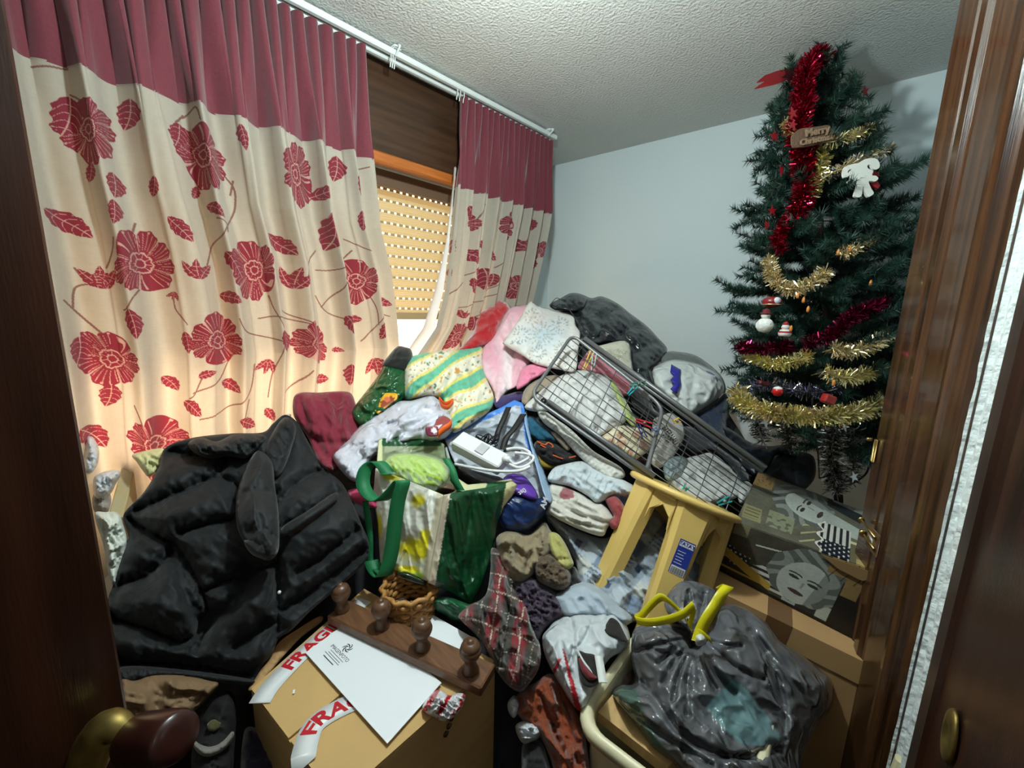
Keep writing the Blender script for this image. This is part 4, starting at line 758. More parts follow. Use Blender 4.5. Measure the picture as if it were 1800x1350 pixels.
up_ = np.cross(bc - ba, bb_ - ba); up_ /= np.linalg.norm(up_); up_ = up_ if up_[2] > 0 else -up_
for k in (0, 1):
    MB().tube([bb_ + up_ * (.004 + .020 * k) + (bc - bb_) * .03 * k, bb_ + (bc - bb_) * .62 + up_ * (.004 + .020 * k)], .0075, 10).build('leg_tube', STEEL, rk)
    MB().tube([ba + up_ * (.010 + .020 * k) + (bd_ - ba) * .02 * k, bd_ + up_ * (.010 + .020 * k)], .0085, 10).build('leg_tube', STEEL, rk)
for p, q in ((ba + up_ * .012, bd_), (bb_ + up_ * .006, bc)):
    MB().tube([p - (q - p) * .004, p + (q - p) * .022], .0125, 12).build('end_cap', mat('black plastic cap', (.012, .012, .013), .4), rk)
for i in range(12):
    v = (i + .8) / 13; MB().tube([lerp2(ba, bb_, bc, bd_, .40, v), lerp2(ba, bb_, bc, bd_, .97, v)], .0015, 6).build('wire', WIRE, rk)
for i in range(5):
    u = .46 + i * .115; MB().tube([lerp2(ba, bb_, bc, bd_, u, .02), lerp2(ba, bb_, bc, bd_, u, .98)], .0015, 6).build('cross_wire', WIRE, rk)
# pegs clipped to the wires
def peg(p0, p1, colr, cname, label, spread=.012):
    a, b = px3([p0])[0], px3([p1])[0]; ax = b - a; L = np.linalg.norm(ax); ax /= L; side = np.cross(ax, rays(*p0[:2])); side /= np.linalg.norm(side)
    t = thing('clothes_peg', a, label, 'clothes peg', 'clothes pegs on the drying rack'); mm = mat('peg ' + cname, colr, .4)
    for s in (-1, 1):
        q0, q1 = a + side * s * .0035, b + side * s * spread * .6
        MB().box((q0 + q1) / 2, (.0045, .010, np.linalg.norm(q1 - q0)), frame3(q1 - q0, side), bev=.001).build('jaw', mm, t, smooth=False)
    m_ = a * .45 + b * .55; MB().tube([m_ - rays(*p0[:2]) * .007, m_ + rays(*p0[:2]) * .007], .005, 10).build('spring', STEEL, t)
peg((1026,650,1.515), (1041,618,1.535), sc(205,190,60), 'yellow', 'yellow plastic peg at the upper end of the drying rack')
peg((1041,652,1.505), (1045,622,1.525), sc(140,170,150), 'mint', 'mint green peg beside the yellow peg on the drying rack')
peg((1104,694,1.405), (1122,674,1.415), sc(30,160,170), 'teal', 'turquoise peg on the upper rail of the drying rack')
peg((1108,676,1.415), (1136,673,1.405), sc(70,120,100), 'green', 'dull green peg lying along the upper rail of the rack')
peg((1118,738,1.325), (1146,748,1.295), sc(190,40,46), 'red', 'red peg near the bottom of the rack wing')
peg((1156,752,1.285), (1150,760,1.285), sc(70,100,160), 'blue', 'small light blue peg beside the red peg')
peg((1122,746,1.315), (1134,770,1.295), sc(28,36,96), 'navy', 'navy blue peg hanging below the red peg')
peg((1184,742,1.335), (1195,738,1.335), sc(224,176,40), 'amber', 'amber yellow peg above the lettered shirt')
peg((1202,862,1.175), (1208,854,1.175), sc(40,170,150), 'jade', 'small jade peg at the edge of the stool seat')
peg((1262,886,1.095), (1284,877,1.095), sc(20,140,140), 'sea', 'sea green peg right of the stool seat')

# ---- plastic stool tipped on the clothes
STO = mat('mustard plastic', srgb(226,192,112), .38, bump=.05, bscale=200)
N_ = ROT @ np.array([.39, -.92, .05]); N_ /= np.linalg.norm(N_); cS = at(1201, 868, 1.16)
st = thing('stool', at(1110, 1090, 1.05), 'mustard yellow plastic stool standing tilted on the bedding', 'stool')
e1 = ROT[:, 0] * .94 + ROT[:, 1] * .335; e1 = e1 - N_ * (e1 @ N_); e1 /= np.linalg.norm(e1); e2 = np.cross(N_, e1)
MB().lathe([(.02, -.012), (.135, -.012), (.150, -.014), (.156, -.010), (.157, -.002), (.153, .003), (.145, .005), (.10, .003), (.02, .002)], cS, N_, 48).build('seat', STO, st)
ring = MB()
ring.lathe([(.118, -.070), (.124, -.070), (.130, -.012), (.118, -.012)], cS, N_, 40); 
LEGH = .415
for k, (ang) in enumerate((math.radians(192), math.radians(262), math.radians(340), math.radians(80))):
    rd = e1 * math.cos(ang) + e2 * math.sin(ang); tg = np.cross(N_, rd); b = MB(); prev = None; V = []; F = []
    for h, ro, wd in [(-.012, .118, .047), (-.05, .120, .044), (-.12, .124, .039), (-.25, .132, .034), (-LEGH, .142, .027)]:
        c = cS + N_ * h; d0 = .020
        pts = [(-wd, -d0), (-wd, d0 * .5), (-wd * .72, d0), (wd * .72, d0), (wd, d0 * .5), (wd, -d0)]
        V += [c + rd * (ro + b_) + tg * a_ for a_, b_ in pts]
    n = 6
    for i in range(4):
        for j in range(n): F.append((i * n + j, i * n + (j + 1) % n, (i + 1) * n + (j + 1) % n, (i + 1) * n + j))
    F += [tuple(range(n))[::-1], tuple(4 * n + j for j in range(n))]
    b.add(V, F)
    for sgn in (-1, 1):   # arched webs between leg top and seat
        arc = [(.047 + .0, -.012), (.047, -.10), (.052, -.068), (.064, -.042), (.082, -.026), (.10, -.020), (.10, -.012)]
        P = [cS + N_ * h + rd * (.118 - .0 + (-.03 if s > .06 else .0)) + tg * sgn * s for s, h in arc]; m_ = len(P); Q = [p + rd * .006 for p in P]
        F2 = [tuple(range(m_)), tuple(range(m_, 2 * m_))[::-1]] + [(i, (i + 1) % m_, m_ + (i + 1) % m_, m_ + i) for i in range(m_)]
        b.add(np.array(P + Q), F2)
    lego = b.build('leg', STO, st, smooth=False)
    if k == 1:
        cl_ = cS + N_ * -.145 + rd * .1485 + tg * .004; Rl = frame3(rd + N_ * .06, tg)  # sticker on this leg
        axu = Rl[:, 0] if Rl[:, 0] @ ROT[:, 0] > 0 else -Rl[:, 0]; ayu = np.cross(rd, axu); 
        lab = MB().box((0, 0, 0), (.040, .088, .0012), mi=0).box((0, .034, .0007), (.036, .014, .0006), mi=1).box((0, -.034, .0007), (.036, .020, .0006), mi=1)
        for i in range(17): lab.box((-.0155 + i * .00195, -.035, .0011), (.0007 + .0006 * ((i * 7) % 3 == 0), .016, .0004), mi=2)
        for i in range(5): lab.box((-.006 - .001 * (i % 2), .014 - i * .0075, .0008), (.020 - .004 * (i % 2), .0014, .0004), mi=1)
        Vt, Ft = text_mesh('TATAY', .0125, bold=.0003); lab.add(Vt + [0, .0345, .0012], Ft, mi=0)
        V = np.concatenate(lab.V); W3 = cl_ + V[:, :1] * axu + V[:, 1:2] * ayu + V[:, 2:] * rd
        mk('label_sticker', W3, lab.F, None, lego, smooth=False, mi=lab.mi, label='blue and white barcode label', mats=[mat('blue label', srgb(40,60,150), .35), mat('white label', (.75,.75,.75), .4), mat('black bars', (.02,.02,.02), .5)])
for o in list(bpy.data.objects):
    if o.name.startswith('leg_tube'): pass

# ---- green/white tote with a lime wrapped thing in it
tt = thing('tote_bag', at(740, 1010, 1.03), 'green, white and yellow shopping tote standing in the middle', 'tote bag')
def T(L): return TPS(np.array(L, float))
def yell(x, y, U, W):
    c = np.tile(np.array(sc(226,226,214)), (len(x), 1))
    for cx, cy, rx, ry in [(735,965,45,26),(735,880,14,16),(748,942,12,16),(665,925,8,30),(690,836,22,12),(715,1002,30,10)]:
        g = np.exp(-(((x - cx) / rx) ** 2 + ((y - cy) / ry) ** 2)); g = g * (1 + .5 * noise2(x / 12, y / 12, 2)); k = sstep(.25, .8, g)[:, None]; c = c * (1 - k) + np.array(sc(224,212,40)) * k
    g = np.exp(-(((x - 735) / 26) ** 2 + ((y - 1012) / 9) ** 2)); k = sstep(.4, .9, g)[:, None]; c = c * (1 - k) + np.array(sc(150,180,60)) * k
    m = (x - 776 + (y - 870) * .165) > -9; c[m] = sc(196,186,160); return c
TM = mat('laminated tote print', (.7,.7,.6), .35, attr=True, bump=.12, bscale=30)
pd = dict(th=.004, edge=6, parent=tt)
lump('left_panel', [(660,822),(720,846),(780,870),(766,950),(754,1022),(712,1010),(668,990),(664,920),(656,870)], TM, depth=T([(660,822,1.12),(780,870,1.00),(754,1022,.955),(668,990,1.07),(700,920,1.05)]), sharp=True, puff=.002, wr=(.010, 12, 1.5, 3), step=2.6, colf=yell, creases=[([(700,850),(712,1008)], .010, 12)], **pd)
def grn(x, y, U, W):
    c = np.tile(np.array(sc(16,66,36)), (len(x), 1)); m = (x - 782 + (y - 870) * .165) < 9; c[m] = sc(196,182,160)
    m = (x - (904 - (y - 866) * .34)) > -4; c[(x > 868 + (960 - y) * .18 + 2) & (y < 985)] = sc(204,196,150); return c
lump('right_panel', [(780,870),(820,862),(862,856),(900,846),(909,852),(905,866),(886,890),(874,920),(866,970),(846,1030),(828,1062),(790,1040),(752,1024),(766,950)], TM, depth=T([(780,870,1.00),(909,852,1.13),(866,970,1.07),(828,1062,1.01),(752,1024,.955),(850,950,1.06)]), sharp=True, puff=.002, wr=(.010, 11, 1.4, 3), step=2.6, colf=grn, creases=[([(832,866),(818,960),(812,1040)], .008, 4)], **pd)
def bk(x, y, U, W):
    c = np.tile(np.array(sc(128,138,104)), (len(x), 1)); c[(y < 784) & (x > 672) & (x < 776)] = sc(22,74,40); c[x < 672] = sc(206,206,160); c[(np.abs(y - 790) < 5) & (x > 676) & (x < 712)] = sc(160,166,140); return c
lump('back_panel', [(662,822),(664,790),(666,766),(694,762),(722,760),(752,768),(780,780),(784,800),(800,850),(812,872),(780,868),(720,850)], TM, depth=T([(662,822,1.13),(666,766,1.24),(722,760,1.29),(780,780,1.25),(812,872,1.16),(720,850,1.25)]), sharp=True, puff=.002, wr=(.006, 12, 0, 2), step=2.6, colf=bk, **pd)
def sd(x, y, U, W):
    c = np.tile(np.array(sc(150,156,150)), (len(x), 1)); c[(y - 779 - (x - 780) * 2.6) < -26] = sc(90,130,170); c[y > 836] = sc(206,206,160); c[(x > 855) & (x < 895) & (y > 846)] = sc(30,100,54); return c
lump('side_panel', [(780,780),(786,786),(794,815),(804,840),(822,852),(862,848),(898,842),(909,852),(862,858),(822,868),(806,862),(790,830)], TM, depth=T([(780,780,1.25),(804,840,1.19),(822,852,1.17),(909,852,1.135),(806,866,1.15)]), sharp=True, puff=.001, wr=(.003, 20, 0, 2), step=3.5, colf=sd, **pd)
GRH = mat('green webbing handle', srgb(20,112,66), .6, bump=.2, bscale=200)
def strap(name, L, wid, parent, m, lift=0.0, wdir=None):
    P = spline(px3(L), 8); wv = wdir if wdir is not None else ROT[:, 0]; V, F = ribbon(P, np.asarray(wv) * wid / 2, .003); return mk(name, V, F, m, parent)
strap('handle', [(684,834,1.07),(664,812,1.09),(644,822,1.09),(638,850,1.075),(650,872,1.05),(668,880,1.03),(690,862,1.02),(704,846,1.01),(708,850,1.00),(700,880,1.0),(694,920,1.0),(688,970,1.0),(676,1010,1.0),(662,1006,1.02),(652,985,1.04)], .038, tt, GRH, wdir=ROT[:, 0] * .9 + ROT[:, 2] * .3)
strap('handle', [(642,880,1.06),(650,940,1.05),(652,990,1.045),(668,1008,1.0)], .016, tt, GRH)
strap('handle', [(784,806,1.14),(794,824,1.12),(800,844,1.11),(810,862,1.11)], .022, tt, GRH)
lw = thing('wrapped_lettuce', at(728, 850, 1.16), 'lime green bundle in clear plastic inside the tote', 'wrapped bundle')
lump('bundle', [(672,826),(682,804),(706,797),(740,800),(770,808),(788,824),(786,846),(768,862),(745,864),(716,850),(690,838)], cmat('lime cloth', sc(168,204,40), rough=.5), parent=lw, depth=T([(672,826,1.15),(740,798,1.20),(788,830,1.15),(745,864,1.08)]), puff=.06, th=.06, edge=30, wr=(.010, 26, .8, 2), step=3.5)
lump('clear_wrap', [(668,826),(680,800),(706,793),(744,796),(776,806),(793,824),(788,850),(768,866),(745,868),(714,854),(688,842)], mat('clear film', (.8,.85,.8), .08, alpha=.22, bump=.6, bscale=45, spec=.8), parent=lw, depth=T([(672,826,1.14),(740,798,1.19),(788,830,1.14),(745,864,1.07)]), puff=.07, th=.06, edge=30, wr=(.016, 24, .8, 2), step=3.5)
lump('red_wrapper', [(762,858),(774,848),(790,850),(800,862),(784,868),(766,866)], mat('printed wrapper', srgb(120,60,60), .4, color2=srgb(60,90,60), vscale=60), 'small mottled red wrapper inside the green tote', 'wrapper', depth=1.09, puff=.02, th=.02, edge=8, step=3)

# ---- blue tote with charger
bt = thing('blue_tote', at(905, 900, 1.25), 'blue shopping tote with grey inside holding a white charger', 'tote bag')
def ins(x, y, U, W):
    c = np.tile(np.array(sc(176,182,192)), (len(x), 1)); e = dist_poly(np.stack([x, y], 1), np.array([(780,768),(834,738),(879,718),(904,704),(922,708),(932,776),(954,830),(968,872)], float), False); c[e < 8] = sc(70,130,214); return c
lump('inner_panel', [(780,770),(806,752),(834,737),(879,717),(904,703),(920,709),(926,740),(934,776),(956,830),(969,872),(930,880),(880,872),(830,850),(800,815)], mat('laminated blue tote', (.7,.7,.7), .4, attr=True), parent=bt, depth=T([(780,770,1.34),(834,737,1.42),(904,703,1.50),(920,709,1.48),(934,776,1.36),(969,872,1.24),(880,872,1.28),(830,850,1.28),(860,800,1.42)]), sharp=True, puff=.002, th=.004, edge=6, wr=(.008, 14, .4, 2), step=2.6, colf=ins)
lump('outer_panel', [(880,868),(910,866),(950,876),(969,870),(966,890),(942,922),(917,936),(888,932),(870,900)], mat('navy tote print', srgb(20,44,92), .35, bump=.1, bscale=40), parent=bt, depth=T([(880,868,1.16),(950,876,1.17),(969,870,1.22),(942,922,1.16),(888,932,1.13)]), puff=.03, th=.03, edge=20, wr=(.005, 18, .4, 2), step=4)
lump('side_wall', [(926,722),(936,776),(957,830),(971,872),(966,884),(956,868),(944,826),(930,776),(922,740)], mat('pale blue side', srgb(150,176,206), .4), parent=bt, depth=T([(926,722,1.46),(936,776,1.345),(957,830,1.27),(971,872,1.21)]), puff=.004, th=.006, edge=6, wr=(.003, 20, 0, 2), step=3.5)
BS = mat('black webbing', (.010, .010, .011), .6)
strap('handle', [(894,716,1.45),(886,735,1.40),(876,758,1.37),(872,775,1.35)], .020, bt, BS)
strap('handle', [(920,728,1.43),(905,752,1.37),(890,770,1.34),(884,790,1.32)], .022, bt, BS)
Vt, Ft = text_mesh('AM', .022, bold=.0006); c0 = at(957, 884, 1.135); mk('lettering', c0 + Vt @ frame3(-rays(957, 884), -ROT[:, 1] * .9 + ROT[:, 0] * .3).T, Ft, mat('white print', (.6,.6,.65), .5), bt, smooth=False)
ch = thing('power_adapter', at(850, 800, 1.25), 'white power adapter brick with looped white cable in blue tote', 'power adapter')
WPL = mat('white abs plastic', (.72, .73, .74), .3)
a0, a1 = at(806, 786, 1.27), at(884, 806, 1.17); axx = (a1 - a0) / np.linalg.norm(a1 - a0); Ra = frame3(-rays(845, 800) * .5 + np.array([0, 0, .8]), axx)
MB().box((a0 + a1) / 2, (np.linalg.norm(a1 - a0), .062, .040), Ra, bev=.004).build('brick', WPL, ch, smooth=False)
MB().box((a0 * .45 + a1 * .55) + Ra[:, 2] * .0203, (.03, .04, .0006), Ra).build('rating_label', mat('grey label', (.45,.45,.46), .5), ch, smooth=False)
e0 = a1 + axx * .004
MB().tube(spline([e0, e0 + axx * .02, at(905,816,1.155), at(925,808,1.16), at(932,798,1.17), at(922,790,1.19), at(905,788,1.20), at(890,790,1.2)], 8), .0045, 8).tube([e0 - axx * .002, e0 + axx * .022], .0095, 10).build('cable', WPL, ch)
MB().tube(spline([at(890,812,1.165), at(910,822,1.14), at(930,816,1.14), at(938,804,1.15), at(925,798,1.17), at(905,796,1.18)], 8), .0045, 8).build('cable', WPL, ch)
MB().tube(spline([at(800,816,1.22), at(830,822,1.17), at(870,828,1.14), at(910,828,1.13), at(932,820,1.135)], 8), .0048, 8).build('cable', WPL, ch)
bc_ = thing('black_cable', at(850, 775, 1.36), 'tangle of thin black cable behind the white charger', 'cable')
rs = np.random.RandomState(4); P = [at(832 + 45 * rs.rand(), 762 + 26 * rs.rand(), 1.33 + .03 * rs.rand()) for _ in range(26)]; MB().tube(spline(P, 6), .0022, 5).build('cord', BS, bc_)
MB().box(at(900, 796, 1.26), (.05, .03, .03), Ra, bev=.003).build('plug', BS, bc_, smooth=False)
pb = thing('purple_box', at(905, 855, 1.15), 'purple rounded packet standing in the blue tote', 'packet')
lump('packet', [(882,846),(896,833),(920,836),(938,856),(946,874),(936,880),(912,872),(890,864)], mat('purple plastic', srgb(92,50,160), .4), parent=pb, depth=T([(882,846,1.19),(920,836,1.20),(946,874,1.15),(890,864,1.15)]), puff=.03, th=.02, edge=14, wr=(.002, 16, 0, 1), step=4)
Vt, Ft = text_mesh('0st', .018, bold=.0004); c0 = at(918, 864, 1.108); mk('lettering', c0 + Vt @ frame3(-rays(918, 864), ROT[:, 1] * .6 + ROT[:, 0] * -.8).T, Ft, mat('white ink', (.7,.7,.75), .5), pb, smooth=False)
lump('black_pouch', [(806,820),(830,826),(860,834),(884,842),(882,866),(850,864),(822,850),(808,836)], mat('black nylon pouch', (.012,.012,.013), .45), 'black nylon pouch under the white charger cable', 'pouch', depth=T([(806,820,1.25),(884,842,1.20),(850,864,1.19)]), puff=.03, th=.03, edge=14, wr=(.006, 22, 0, 2), step=4)
lump('clear_sleeve', [(880,800),(905,792),(930,806),(940,826),(930,842),(906,836),(888,820)], mat('clear plastic sleeve', (.8,.82,.85), .1, alpha=.35, bump=.5, bscale=50), 'clear plastic sleeve under the charger cable', 'plastic', depth=1.21, puff=.02, th=.02, edge=12, wr=(.008, 30, 0, 2), step=4)
# ================================================================ front: taped box, envelopes, peg rack, plaid, bags, bin, picture box
CARD = mat('brown cardboard', srgb(196,160,104), .8, vary=.07, vscale=6, bump=.08, bscale=120, stretch=(1, 1, 6))
CARD2 = mat('worn cardboard', srgb(176,138,92), .8, vary=.10, vscale=6, bump=.1, bscale=100)
ZB = .79
Lc, Nc, Rc, Fc_ = [on_z(np.array(p[0]), np.array(p[1]), ZB) for p in ((442.,1215.),(592.,1414.),(870.,1165.),(640.,1038.))]
bx = thing('taped_box', ((Lc + Rc) / 2)[:2].tolist() + [.36], 'open topped brown cardboard box with red lettered white tape, front centre', 'cardboard box')
HB = .43; dz = np.array([0, 0, 1.0])
V = [Lc, Nc, Rc, Fc_]; V = np.array(V + [p - dz * HB for p in V]); F = [(0, 1, 2, 3), (4, 7, 6, 5), (0, 4, 5, 1), (1, 5, 6, 2), (2, 6, 7, 3), (3, 7, 4, 0)]
mk('body', V, F, CARD, bx, smooth=False)
def boxuv(u, v, h=0.0): return Lc * (1 - u) * (1 - v) + Nc * u * (1 - v) + Rc * u * v + Fc_ * (1 - u) * v + dz * h   # u: L->N, v: L->F
for nm, quad in (('flap', [(.0, 0), (.50, 0), (.52, 1), (.0, 1)]), ('flap', [(.525, 0), (1, 0), (1, 1), (.545, 1)])):
    b = MB(); P = [boxuv(u, v, .002) for u, v in quad]; Q = [p + dz * .0035 for p in P]; b.add(np.array(P + Q), [(0, 3, 2, 1), (4, 5, 6, 7), (0, 1, 5, 4), (1, 2, 6, 5), (2, 3, 7, 6), (3, 0, 4, 7)]); b.build(nm, CARD, bx, smooth=False)
# torn edge board along the left rim
lump('torn_edge', [(436,1213),(446,1196),(470,1160),(492,1128),(520,1108),(560,1084),(566,1092),(530,1120),(505,1146),(476,1180),(452,1212)], CARD2, parent=bx, depth=lambda x, y: np.linalg.norm(np.stack([x * 0, y * 0], 1), axis=1) + (.76 / -(rays(x, y)[:, 2])), puff=.004, th=.006, edge=5, wr=(.004, 30, .6, 1), step=5)
TAPE = mat('white tape', (.72, .74, .75), .35, bump=.2, bscale=40); TRED = mat('red tape print', srgb(190,24,36), .45)
tape_n = 0
def tape(P2, wid, words, parent=bx, h=.0075, drop=None):
    """tape lying on the box top: path in pixels on the top plane, lettering along it"""
    P = np.array([on_z(np.array(float(x)), np.array(float(y)), ZB + h) if len(q) == 0 else px3([(x, y, q[0])])[0] for x, y, *q in P2]); P = resample(spline(P, 8), .006)
    Tn = np.gradient(P, axis=0); Tn /= np.linalg.norm(Tn, axis=1)[:, None]; Wn = np.cross(dz, Tn); Wn /= np.linalg.norm(Wn, axis=1)[:, None]
    V, F = ribbon(P, Wn * wid / 2, .0008); o = mk('tape', V, F, TAPE, parent, label='white tape with red lettering')
    s = np.concatenate([[0], np.cumsum(np.linalg.norm(np.diff(P, axis=0), axis=1))])
    for word, s0, flip in words:
        Vt, Ft = text_mesh(word, wid * .95, 1.18, extrude=.0003, bold=.0012, align='LEFT')
        x = s0 + (Vt[:, 0] if not flip else -Vt[:, 0]); y = Vt[:, 1] if not flip else -Vt[:, 1]
        pos = np.stack([np.interp(x, s, P[:, k]) for k in range(3)], -1); wv = np.stack([np.interp(x, s, Wn[:, k]) for k in range(3)], -1); tn = np.stack([np.interp(x, s, Tn[:, k]) for k in range(3)], -1)
        nr = np.cross(tn, wv); nr *= np.sign(nr[:, 2:3])
        mk('lettering', pos + wv * y[:, None] + nr * (.0009 + Vt[:, 2:3]), Ft, TRED, o, smooth=False)
tape([(456,1236),(476,1206),(520,1160),(560,1124),(600,1090),(642,1054)], .040, [('FRAGILE', .075, False), ('FRA', .335, False)])
tape([(530,1362,.700),(532,1340),(538,1308),(550,1278),(576,1256),(620,1234),(690,1205),(750,1180)], .040, [('FRAGILE', .105, False)])
# crumpled tape end at the right edge
def crt(x, y, U, W):
    c = np.tile(np.array(sc(226,226,228)), (len(x), 1)); m = (np.abs(((x - 742) * .8 + (y - 1240) * .5) % 22 - 8) < 4) & (noise2(x / 7, y / 7, 2) > -.15); c[m] = sc(180,30,44); return c
lump('tape_end', [(742,1246),(756,1222),(772,1212),(790,1222),(806,1218),(818,1222),(812,1244),(796,1262),(780,1268),(766,1262)], mat('crumpled tape', (.7,.7,.7), .3, attr=True, bump=.4, bscale=60), parent=bx, depth=lambda x, y: .755 / -(rays(x, y)[:, 2]) - .01, puff=.015, th=.012, edge=10, wr=(.014, 60, .6, 1.5), step=3, colf=crt)
Vt, Ft = text_mesh('eee', .030, shear=.2); c0 = boxuv(1.0, .62) - dz * .05; tR = (Rc - Nc) / np.linalg.norm(Rc - Nc); nR = np.cross(tR, dz); nR = nR if nR @ (CAM - c0) > 0 else -nR
mk('handwriting', c0 + Vt[:, :1] * (tR * .5 + dz * .86) + Vt[:, 1:2] * (dz * .5 - tR * .86) + nR * (.0015 + Vt[:, 2:3]), Ft, mat('biro', (.03, .02, .02), .6), bx, smooth=False)

# envelopes
ENV = mat('white paper', (.80, .83, .86), .7)
def flat_quad(name, pxq, z, m, th, **kw):
    P = np.array([on_z(np.array(float(a)), np.array(float(b)), z) for a, b in pxq]); b = MB(); Q = P + dz * th
    b.add(np.concatenate([P, Q]), [(0, 1, 2, 3), (7, 6, 5, 4), (0, 4, 5, 1), (1, 5, 6, 2), (2, 6, 7, 3), (3, 7, 4, 0)]); b_o = b.build(name, m, **kw); return b_o, P
ev = thing('envelope', on_z(np.array(660.), np.array(1210.), .80), 'white envelope with a black swirl logo under the wooden peg rack', 'envelope')
z1 = .8035
e0, e1_, e2_ = [on_z(np.array(float(a)), np.array(float(b)), z1) for a, b in ((537,1148),(681,1308),(776,1201))]
eL = e1_ - e0; eS = e2_ - e1_; P = np.array([e0, e1_, e2_, e0 + eS]); Q = P + dz * .0012
MB().add(np.concatenate([P, Q]), [(0, 3, 2, 1), (4, 5, 6, 7), (0, 1, 5, 4), (1, 2, 6, 5), (2, 3, 7, 6), (3, 0, 4, 7)]).build('paper', ENV, ev, smooth=False)
ux = eL / np.linalg.norm(eL); uy = np.cross(dz, ux)
def on_env(px_, py_): return on_z(np.array(float(px_)), np.array(float(py_)), z1 + .0014)
INK = mat('black print', (.02, .02, .022), .6); GREY = mat('grey print', (.10, .10, .11), .6)
def etext(s, size, c, m=GREY, sx=1.0):
    Vt, Ft = text_mesh(s, size, sx, extrude=.0001); mk('lettering', c + Vt[:, :1] * ux + Vt[:, 1:2] * uy + dz * Vt[:, 2:3], Ft, m, ev, smooth=False)
etext('IMAGENFOTO', .0115, on_env(597, 1148), INK, .92); 
for (xa, ya, ln_, th_, mm_) in ((592,1153,.052,.0010,GREY),(587,1155,.046,.0012,GREY),(583,1157,.056,.0012,GREY),(577,1160,.040,.0018,INK)):   # lines of print too small to read
    MB().box(on_env(xa, ya), (ln_, th_, .0002), np.stack([ux, uy, dz], 1)).build('small_print', mm_, ev, smooth=False)
sw = MB(); c0 = on_env(611, 1139)
for k in range(6):
    a = k * PI / 3; pts = []
    for t in np.linspace(0, 1, 7): pts.append(((.0035 + .0085 * t) * math.cos(a + 1.5 * t), (.0035 + .0085 * t) * math.sin(a + 1.5 * t)))
    for t in np.linspace(1, 0, 7): pts.append(((.0035 + .0085 * t) * math.cos(a + .75 + 1.0 * t), (.0035 + .0085 * t) * math.sin(a + .75 + 1.0 * t)))
    sw.prism(pts, c0, ux, uy, dz * .0002)
sw.build('swirl_logo', INK, ev, smooth=False)
flat_quad('envelope', [(686,1039),(839,1126),(800,1160),(650,1075)], .806, ENV, .0015, smooth=False, label='blank white envelope beyond the wooden peg rack', cat='envelope')
flat_quad('paper_scrap', [(515,1213),(519,1212),(518,1219),(514,1220)], .7985, ENV, .0006, smooth=False, label='tiny white scrap lying on the taped box', cat='paper scrap')

# peg rack
WAL = mat('walnut', srgb(104,70,46), .42, vary=.35, vscale=9, stretch=(1.5, 12, 12), bump=.06, bscale=80)
WALK = mat('turned walnut', srgb(98,68,48), .35, vary=.25, vscale=16)
r0, r1, r2 = [on_z(np.array(float(a)), np.array(float(b)), .829) for a, b in ((574,1082),(845,1210),(873,1167))]
pr = thing('peg_rack', (r0 + r1) / 2 - dz * .025, 'dark wooden coat rack board with four turned pegs on the box', 'coat rack')
xr = (r1 - r0) / np.linalg.norm(r1 - r0); yr = np.cross(dz, xr); wR = abs((r2 - r1) @ yr); LR = np.linalg.norm(r1 - r0)
MB().box((r0 + r1) / 2 + yr * wR / 2 - dz * .0115, (LR, wR, .023), np.stack([xr, yr, dz], 1), bev=.003).build('board', WAL, pr, smooth=False)
for (bxp, byp, hx, hy) in ((602,1072,596,1038),(672,1102,661,1060),(743,1138,733,1094),(827,1178,815,1127)):
    c = on_z(np.array(float(bxp)), np.array(float(byp)), .829); a = (xr * .02 - yr * .05 + dz * 1.0)
    MB().lathe([(.0165, -.001), (.0175, .004), (.0135, .012), (.0120, .022), (.0135, .031), (.0185, .037), (.0215, .044), (.0225, .050), (.0205, .056), (.0195, .0575), (.0200, .059), (.0165, .066), (.0095, .070), (.0075, .0705), (.0068, .074), (.002, .076)], c, a, 24).build('peg', WALK, pr)

# wicker basket
wk = thing('wicker_basket', at(722, 1040, 1.02), 'small woven wicker basket under the green tote', 'basket')
c0 = at(722, 1042, 1.0); b = MB()
for k in range(7):
    z = -.05 + k * .012; r = .055 + .012 * k / 6; th = np.linspace(0, 2 * PI, 49)[:-1]; wv = .004 * np.cos(th * 12 + PI * (k % 2))
    b.tube(np.stack([c0[0] + (r + wv) * np.cos(th), c0[1] + (r + wv) * np.sin(th), np.full(48, c0[2] + z)], -1), .0062, 6, closed=True)
b.build('weave', mat('wicker', srgb(176,126,66), .55, vary=.3, vscale=60), wk)
b = MB()
for k in range(12):
    a = k * PI / 6; b.tube([c0 + np.array([.058 * math.cos(a), .058 * math.sin(a), -.055]), c0 + np.array([.068 * math.cos(a), .068 * math.sin(a), .028])], .0035, 6)
b.build('stakes', mat('wicker stake', srgb(150,100,50), .55), wk)
lump('green_bottle', [(696,1008),(712,1004),(734,1012),(750,1022),(744,1030),(722,1024),(702,1016)], mat('dark green glass', srgb(24,44,22), .12), 'dark green bottle lying in the wicker basket', 'bottle', depth=.985, puff=.02, th=.02, edge=8, wr=(.0, 20, 0, 1), step=3.5)
lump('green_fold', [(760,1052),(790,1050),(826,1062),(844,1056),(836,1080),(806,1098),(780,1080),(764,1070)], mat('green woven plastic', srgb(24,84,50), .4, bump=.2, bscale=60), 'folded green plastic sheet below the green tote', 'bag', depth=.99, puff=.02, th=.03, edge=12, wr=(.008, 24, .4, 2), step=4)

